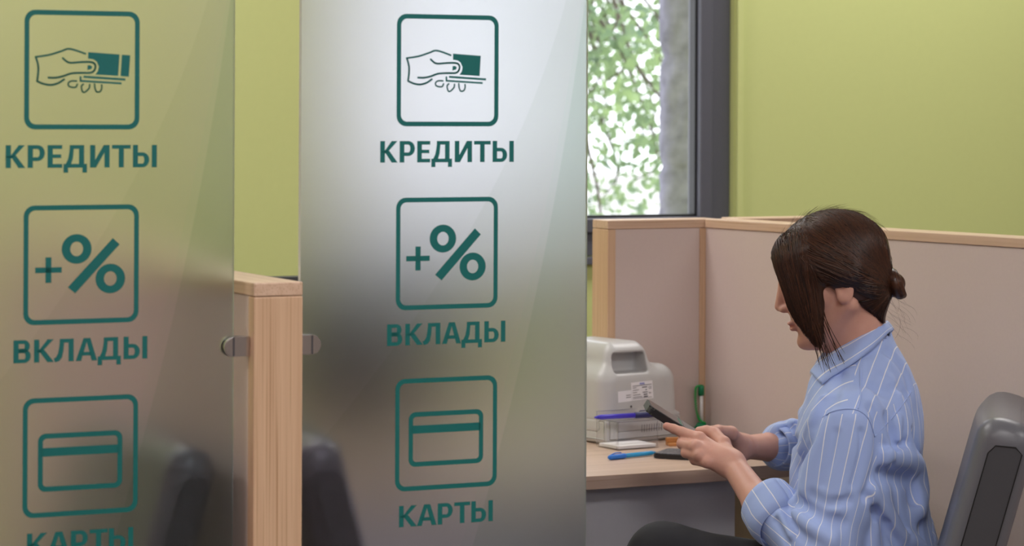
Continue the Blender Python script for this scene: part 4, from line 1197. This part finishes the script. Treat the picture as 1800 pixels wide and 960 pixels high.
# collar: goes round the neck from left tip over the back to right tip; fold line high, points low
def at_body(x, y, l): p = px(x, y, 4.5); return p+BL*l   # picture place in her middle plane, then moved sideways
def bpt(xc, yc, l):
    """point whose picture place is (xc, yc) and whose sideways offset from her middle is l"""
    r = ray(xc, yc); t_ = (l-(CAMP-T0)@BL)/(r@BL); return CAMP+r*t_
fold_l = [bpt(1432, 652, .030), bpt(1462, 622, .052), bpt(1498, 598, .060), bpt(1530, 580, .050), bpt(1553, 567, .022)]
edge_l = []
for x_, y_, l__ in ((1446, 677, .058), (1474, 657, .078), (1503, 638, .086), (1537, 611, .075), (1562, 585, .034)):
    m3 = march(x_, y_, shirt_fn) if x_ < 1545 else None
    if m3 is None: m3 = bpt(x_, y_, l__)
    else: m3 = m3+grad(shirt_base, m3[None])[0]*0.002-ray(x_, y_)*0.004
    edge_l.append(m3)
stand_l = [bpt(1434, 664, .026), bpt(1466, 642, .046), bpt(1500, 622, .056), bpt(1530, 606, .048), bpt(1552, 594, .022)]
mir = lambda p: p-2*((p-T0)@BL)*BL
def full(lst): h_ = crom(lst, 6); return h_+[mir(p) for p in h_[::-1]]
fo, ed, sn = full(fold_l), full(edge_l), full(stand_l)
rows, us = [], []
rows.append(sn); rows.append([(a_*.4+b_*.6) for a_, b_ in zip(sn, fo)]); rows.append([a_*0.98+b_*.02 for a_, b_ in zip(fo, sn)])
outw = lambda a_, b_, t_: a_*(1-t_)+b_*t_
for t_ in (0.05, 0.2, 0.4, 0.6, 0.8, 1.0):
    R_ = np.array([outw(a_, b_, t_)+BL*0.006*math.sin(PI*t_)*(1 if k < len(fo)/2 else -1) for k, (a_, b_) in enumerate(zip(fo, ed))])
    need = 0.0030+0.003*math.sin(PI*t_)
    for _ in range(3):
        dd = np.minimum(shirt_fn(R_), 1.0); push = np.clip(need-dd, 0, .03); R_ = R_+grad(shirt_base, R_)*push[:, None]
    rows.append(list(R_))
for i, t_ in enumerate([-.6, -.3, 0, .05, .2, .4, .6, .8, 1.0]): us.append([t_*0.036+0.006 for _ in fo])
sheet('collar', rows, 'striped_cotton', shirt, 0.0020, us)
# turned-back cuffs
def cuff(name, c, axis, r0, r1, ln, droop=V(0, 0, 0), wob=0.0):
    axis = axis/np.linalg.norm(axis); e1 = SKIN_UP-(SKIN_UP@axis)*axis; e1 /= np.linalg.norm(e1); e2 = np.cross(axis, e1)
    n = 40; rows, us = [], []
    prof = [(-0.3, r1*0.90), (0.0, r1), (0.25, r1*1.03), (0.5, (r0+r1)/2*1.03), (0.75, r0*1.04), (0.97, r0*1.02), (1.0, r0*0.97), (0.9, r0*0.93)]
    for t_, r in prof:
        row = []
        for k in range(n+1):
            a_ = 2*PI*k/n; w_ = 1+wob*math.sin(3*a_+t_*2)
            row.append(c+axis*(t_*ln)+droop*(0.5-0.5*math.cos(a_))*1.0+(math.cos(a_)*e1+math.sin(a_)*e2)*r*w_)
        rows.append(row); us.append([2*PI*k/n*(r0+r1)/2 for k in range(n+1)])
    return sheet(name, rows, 'striped_cotton', shirt, 0.0018, us)
axL = W_L-C_L
cuff('cuff', px(1372, 915, 4.375), axL, .0445, .0475, .052, V(0, 0, -.006), .03)
cuff('cuff', px(1384, 787, 4.815), W_R-C_R, .0345, .0385, .040, V(0, 0, .002), .02)
# sewn seams of the yoke and the armhole
for pts in ([(1512, 642), (1513, 670), (1512, 700), (1508, 720)], [(1537, 768), (1552, 752), (1572, 730), (1590, 706), (1602, 688)],
            [(1446, 734), (1462, 724), (1486, 719), (1510, 722), (1528, 738), (1537, 768)]):
    P3 = [march(x, y, shirt_fn) for x, y in crom(pts, 4)]; P3 = [q_+grad(shirt_base, q_[None])[0]*0.0002 for q_ in P3 if q_ is not None]
    tube('seam', P3, 0.0012, 'striped_cotton', shirt, 6)
# placket with buttons, chest pocket edge
pl_pts = [(1421, 664), (1424, 700), (1408, 745), (1398, 800), (1384, 860), (1378, 930)]
for (x, y) in [(1428, 655), (1434, 668)]:
    bp_ = bpt(x, y, .030)
    bm = bmesh.new(); bmesh.ops.create_cone(bm, cap_ends=True, segments=14, radius1=0.0052, radius2=0.0046, depth=0.0022)
    o_ = from_bm('button', bm, 'button_pearl', shirt); o_.location = bp_
    o_.rotation_euler = (math.radians(82), 0, math.radians(-25))

# ---------------- trousers and shoes
def trousers(p):
    d = None
    for lg in (LEG, LEGR):
        c = smin(cap(p, lg[0], lg[1], .085, .060), cap(p, lg[1], lg[2], .060, .046), 0.02)
        d = c if d is None else smin(d, c, 0.015)
    d = smin(d, torso(p, 0.000)+np.maximum(0, (p[:, 2]-0.60))*3, 0.02)
    f_, l_, z_ = bodyc(p)
    return d+0.002*vnoise(p*30)
v, f = mesh_sdf(trousers, (px(1060, 960, 4.3)[0]-.05, 4.15, 0.12), (px(1720, 960, 4.6)[0], 4.85, 0.80), 0.008, 8, 1.5, 0.01)
from_arrays('trousers', v, f, 'trouser_black', person)
for lg in (LEG, LEGR):
    an = lg[2]; heel = V(an[0], an[1], 0.0)+BF*-0.03
    def sh_fn(p, heel=heel):
        a_ = heel+V(0, 0, .042); b_ = heel+BF*0.19+V(0, 0, .034)
        return smax(smin(cap(p, a_, b_, .038, .030), cap(p, heel+V(0, 0, .05), V(an[0], an[1], 0.13), .036, .034), 0.02), -(p[:, 2]-0.002), 0.004)
    v, f = mesh_sdf(sh_fn, heel+V(-.32, -.16, -.01), heel+V(.16, .2, .2), 0.008)
    from_arrays('shoe', v, f, 'black_plastic', person)

# ---------------- hair
def hair_fn(p):
    q = hloc(p); qa = q.copy(); qa[:, 1] = np.abs(qa[:, 1])
    d = ell(q, (.008, 0, .028), (.0955, .0815, .0835))
    d = smin(d, ell(q, (-.032, 0, -.018), (.046, .060, .052)), 0.02)
    d = smin(d, cap(q, V(-.034, 0, -.05), V(-.034, 0, -.084), .034, .021), 0.02)
    # cut away the face and the ear
    cut = (q[:, 0]-0.004)*0.78-(q[:, 2]-0.002)*0.62                       # forward and down of the hairline
    d = smax(d, cut-0.018, 0.010)
    d = smax(d, -ell(qa, (.004, .082, -.042), (.019, .030, .024)), 0.006)
    d = smin(d, ell(qa, (-.010, .066, .008), (.032, .016, .022)), 0.010)                    # hair tucked over the ear
    # curtains falling beside the face
    c = ell(qa, (.056, .046, .042), (.046, .028, .050))
    c = smin(c, ell(qa, (.060, .060, .000), (.035, .017, .050)), 0.018)
    c = smin(c, ell(qa, (.060, .064, -.040), (.026, .010, .042)), 0.014)
    c = smin(c, ell(qa, (.058, .063, -.070), (.014, .006, .034)), 0.010)
    d = smin(d, c, 0.014)
    return d
hair_near = near(hair_fn, HD_O, 0.22)
v, f = mesh_sdf(hair_near, HD_O-0.19, HD_O+0.19, 0.003, 8, 1.5, 0.006)
hair = from_arrays('hair', v, f, 'hair_brown', person)
q = hloc(v)
attr(hair, 'lock', np.clip(0.30+0.25*vnoise(np.stack([q[:, 0]*30, q[:, 1]*160, q[:, 2]*30], 1)), 0, 1))
def onto(fn, p, off):
    for _ in range(4):
        d = fn(p)-off; p = p-grad(fn, p)*np.clip(d, -.02, .02)[:, None]
    return p
rs = np.random.RandomState(21)
SV, SF, SL_ = [], [], []
def strands(paths, rad, lock, sides=3):
    """paths: (n, k, 3) world points -> thin tapering tubes"""
    n, k, _ = paths.shape
    t = np.gradient(paths, axis=1); t /= np.linalg.norm(t, axis=2)[..., None]+1e-9
    ref = np.tile(V(0.31, 0.82, 0.48), (n, k, 1)); e1 = np.cross(t, ref); e1 /= np.linalg.norm(e1, axis=2)[..., None]+1e-9; e2 = np.cross(t, e1)
    prof = np.minimum(1, np.minimum(np.linspace(0, 1, k)*8+0.25, (1-np.linspace(0, 1, k))*5+0.08))
    r = rad[:, None]*prof[None]
    ring = np.stack([paths+(math.cos(2*PI*s/sides)*e1+math.sin(2*PI*s/sides)*e2)*r[..., None] for s in range(sides)], 2)   # n,k,sides,3
    base = sum(len(x) for x in SV)
    SV.append(ring.reshape(-1, 3)); SL_.append(np.repeat(lock, k*sides))
    idx = base+np.arange(n*k*sides).reshape(n, k, sides)
    for s in range(sides):
        a_ = idx[:, :-1, s]; b_ = idx[:, :-1, (s+1) % sides]; c_ = idx[:, 1:, (s+1) % sides]; d_ = idx[:, 1:, s]
        SF.append(np.stack([a_, b_, c_, d_], -1).reshape(-1, 4))
def bez(P, k):
    P = np.stack(P, 0); t = np.linspace(0, 1, k); out = 0; n = len(P)-1
    for i in range(n+1): out = out+math.comb(n, i)*(t**i*(1-t)**(n-i))[None, :, None]*P[i][:, None, :]
    return out
def lay(P, k, off, jit=0.0, free=0.0):
    paths = bez(P, k); n = paths.shape[0]
    W = (HD_O+paths.reshape(-1, 3)@HM.T)
    offs = np.repeat(off, k)
    W2 = onto(hair_near, W, offs)
    return W2.reshape(n, k, 3)
# group one: combed from the parting, forehead and crown back to the bun
n = 3000
u = rs.rand(n); sd_ = np.where(rs.rand(n) < 0.68, 1, -1)
an_ = 0.62+u*2.15                                          # round the skull from the forehead to the back
root = np.stack([0.008+0.093*np.cos(an_), sd_*(0.002+0.045*rs.rand(n)**1.3), 0.028+0.082*np.sin(an_)], 1)
tgt = np.stack([-0.078+rs.randn(n)*.005, sd_*np.abs(rs.randn(n))*.012, -0.026+rs.randn(n)*.012], 1)
lat = sd_*(0.03+0.09*rs.rand(n))*np.clip(1.25-u*0.6, 0.4, 1)
mid = root*0.62+tgt*0.38+np.stack([-.015+0*u, lat, 0.02-0.05*rs.rand(n)], 1)
mid2 = root*0.25+tgt*0.75+np.stack([-.02+0*u, lat*0.8, -0.02*rs.rand(n)], 1)
strands(lay([root, mid, mid2, tgt], 16, rs.rand(n)*.0022-.0004), .0006+.0006*rs.rand(n), np.clip(.30+.22*rs.randn(n)+.18*u*(rs.rand(n) < .5), 0, 1))
# side: from temple above the ear back to the bun
n = 800
sd_ = np.where(rs.rand(n) < 0.75, 1, -1); u = rs.rand(n)
root = np.stack([0.05-0.03*u, sd_*(0.07+0*u), 0.055-0.05*u], 1)
mid = np.stack([0.0-0.02*u, sd_*(0.09+0*u), 0.02-0.05*u], 1)
mid2 = np.stack([-0.05+0*u, sd_*(0.075+0*u), -0.01-0.05*u], 1)
tgt = np.stack([-0.080+rs.randn(n)*.005, sd_*np.abs(rs.randn(n))*.014, -0.030+rs.randn(n)*.012], 1)
strands(lay([root, mid, mid2, tgt], 14, rs.rand(n)*.0022-.0004), .0006+.0006*rs.rand(n), np.clip(.26+.25*rs.randn(n), 0, 1))
# nape: upward to the bun
n = 350
sd_ = np.where(rs.rand(n) < 0.7, 1, -1); u = rs.rand(n)
root = np.stack([-0.02-0.03*u, sd_*(0.06-0.05*u), -0.05-0.04*u], 1)
mid = np.stack([-0.06+0*u, sd_*(0.06-0.03*u), -0.05+0*u], 1)
tgt = np.stack([-0.085+rs.randn(n)*.004, sd_*np.abs(rs.randn(n))*.010, -0.030+rs.randn(n)*.010], 1)
strands(lay([root, mid, tgt], 10, rs.rand(n)*.002-.0004), .0006+.0005*rs.rand(n), np.clip(.25+.22*rs.randn(n), 0, 1))
# group two: curtain beside the face, hanging to the chin
n = 1500
sd_ = np.where(rs.rand(n) < 0.75, 1, -1); u = rs.rand(n); w_ = rs.rand(n)
root = np.stack([0.030+0.050*u, sd_*(0.008+0.03*rs.rand(n)), 0.100-0.012*u], 1)
mid = np.stack([0.040+0.068*u, sd_*(0.068+0*u), 0.060+0*u], 1)
mid2 = np.stack([0.034+0.064*u, sd_*(0.080+0*u), -0.020+0*u], 1)
w2 = np.clip(1.05-u+rs.randn(n)*.22, 0, 1.05)
tgt = np.stack([0.086-0.036*w2+rs.randn(n)*.003, sd_*(0.064+rs.randn(n)*.003), -0.036-0.076*w2+rs.randn(n)*.0035], 1)
strands(lay([root, mid, mid2, tgt], 18, rs.rand(n)*.0022-.0004), .0006+.0006*rs.rand(n), np.clip(.26+.26*rs.randn(n), 0, 1))
# loose ends hanging free below the curtain and in front of the ear
n = 20
u = rs.rand(n)
P_ = [np.stack([0.030+0.035*u, 0.068+rs.randn(n)*.003, -0.03-0.03*rs.rand(n)], 1)]
P_.append(P_[0]+np.stack([.000+rs.randn(n)*.006, rs.randn(n)*.003, -0.045+0*u], 1)); P_.append(P_[1]+np.stack([-.010+rs.randn(n)*.008, rs.randn(n)*.004-.004, -0.045-0.02*rs.rand(n)], 1))
fr_ = bez(P_, 12); strands(HD_O+fr_@HM.T, .0004+.0003*rs.rand(n), np.clip(.3+.2*rs.randn(n), 0, 1))
n = 26                                                     # wisps at the nape
u = rs.rand(n)
P_ = [np.stack([-0.055-0.03*u, 0.03*rs.randn(n), -0.06+0.02*rs.randn(n)], 1)]
P_.append(P_[0]+np.stack([-.014+rs.randn(n)*.008, rs.randn(n)*.006, -0.018+0*u], 1)); P_.append(P_[1]+np.stack([-.004+rs.randn(n)*.010, rs.randn(n)*.006, -0.010-0.010*rs.rand(n)], 1))
strands(HD_O+bez(P_, 9)@HM.T, .00010+.00006*rs.rand(n), np.clip(.5+.2*rs.randn(n), 0, 1))
n = 90                                                     # flyaways on top
u = 0.15+rs.rand(n)*0.75
P_ = [np.stack([0.008+0.094*np.cos(u*2.9), 0.03*rs.randn(n), 0.028+0.083*np.sin(u*2.9)], 1)]
tn = np.stack([-np.sin(u*2.9), rs.randn(n)*.3, np.cos(u*2.9)], 1)
nv = np.stack([np.cos(u*2.9), rs.randn(n)*.2, np.sin(u*2.9)], 1)
P_.append(P_[0]+tn*.014+nv*.004); P_.append(P_[0]+tn*.030+nv*(rs.rand(n)*.006)[:, None])
strands(HD_O+bez(P_, 8)@HM.T, .00010+.00006*rs.rand(n), np.clip(.5+.2*rs.randn(n), 0, 1))
so = from_arrays('hair_strands', np.concatenate(SV), np.concatenate(SF), 'hair_brown', hair); so['kind'] = 'stuff'
attr(so, 'lock', np.concatenate(SL_))
# bun: a twisted loop at the back of the head
bc = V(-0.081, 0, -0.031)
SV, SF, SL_ = [], [], []
bun_path = []
ring_ = []
for k in range(26):
    a_ = 2*PI*k/25*1.25-0.6
    ring_.append(bc+V(-0.006*k/25+0.004, 0.020*math.sin(a_), 0.0175*math.cos(a_))+V(-0.008*math.sin(a_*0.5+.4), 0, 0))
def bun_fn(p):
    q = hloc(p); d = ell(q, bc+V(.008, 0, 0), (.026, .019, .020))
    for a_, b_ in zip(ring_[:-1], ring_[1:]): d = smin(d, cap(q, a_, b_, .0092, .0092), 0.003)
    d = smin(d, cap(q, V(-.068, 0, -.030), bc, .018, .015), 0.010)
    return d
v, f = mesh_sdf(bun_fn, hw_(bc)-0.06, hw_(bc)+0.06, 0.0022, 8, 1.5, 0.004)
bun = from_arrays('hair_bun', v, f, 'hair_brown', hair); q = hloc(v)
attr(bun, 'lock', np.clip(.40+.3*vnoise(np.stack([q[:, 0]*60, q[:, 1]*220, q[:, 2]*220], 1)), 0, 1))
n = 420
ph = rs.rand(n)*2*PI; aa = rs.rand(n)*6
Pts = np.zeros((n, 12, 3)); R3 = np.array(ring_)
for i in range(n):
    j0 = rs.randint(0, 14); seg = R3[j0:j0+12]
    off_ = V(rs.randn()*.003-.004, 0, 0); r_ = .0094
    dirv = seg-bc; dirv /= np.linalg.norm(dirv, axis=1)[:, None]
    tw = ph[i]+np.linspace(0, 1.2, 12)
    Pts[i] = seg+dirv*(np.cos(tw)*r_)[:, None]+V(1, 0, 0)*(np.sin(tw)*r_)[:, None]
strands(HD_O+Pts@HM.T, .0005+.0004*rs.rand(n), np.clip(.42+.28*rs.randn(n), 0, 1))
so = from_arrays('bun_strands', np.concatenate(SV), np.concatenate(SF), 'hair_brown', hair); so['kind'] = 'stuff'
attr(so, 'lock', np.concatenate(SL_))
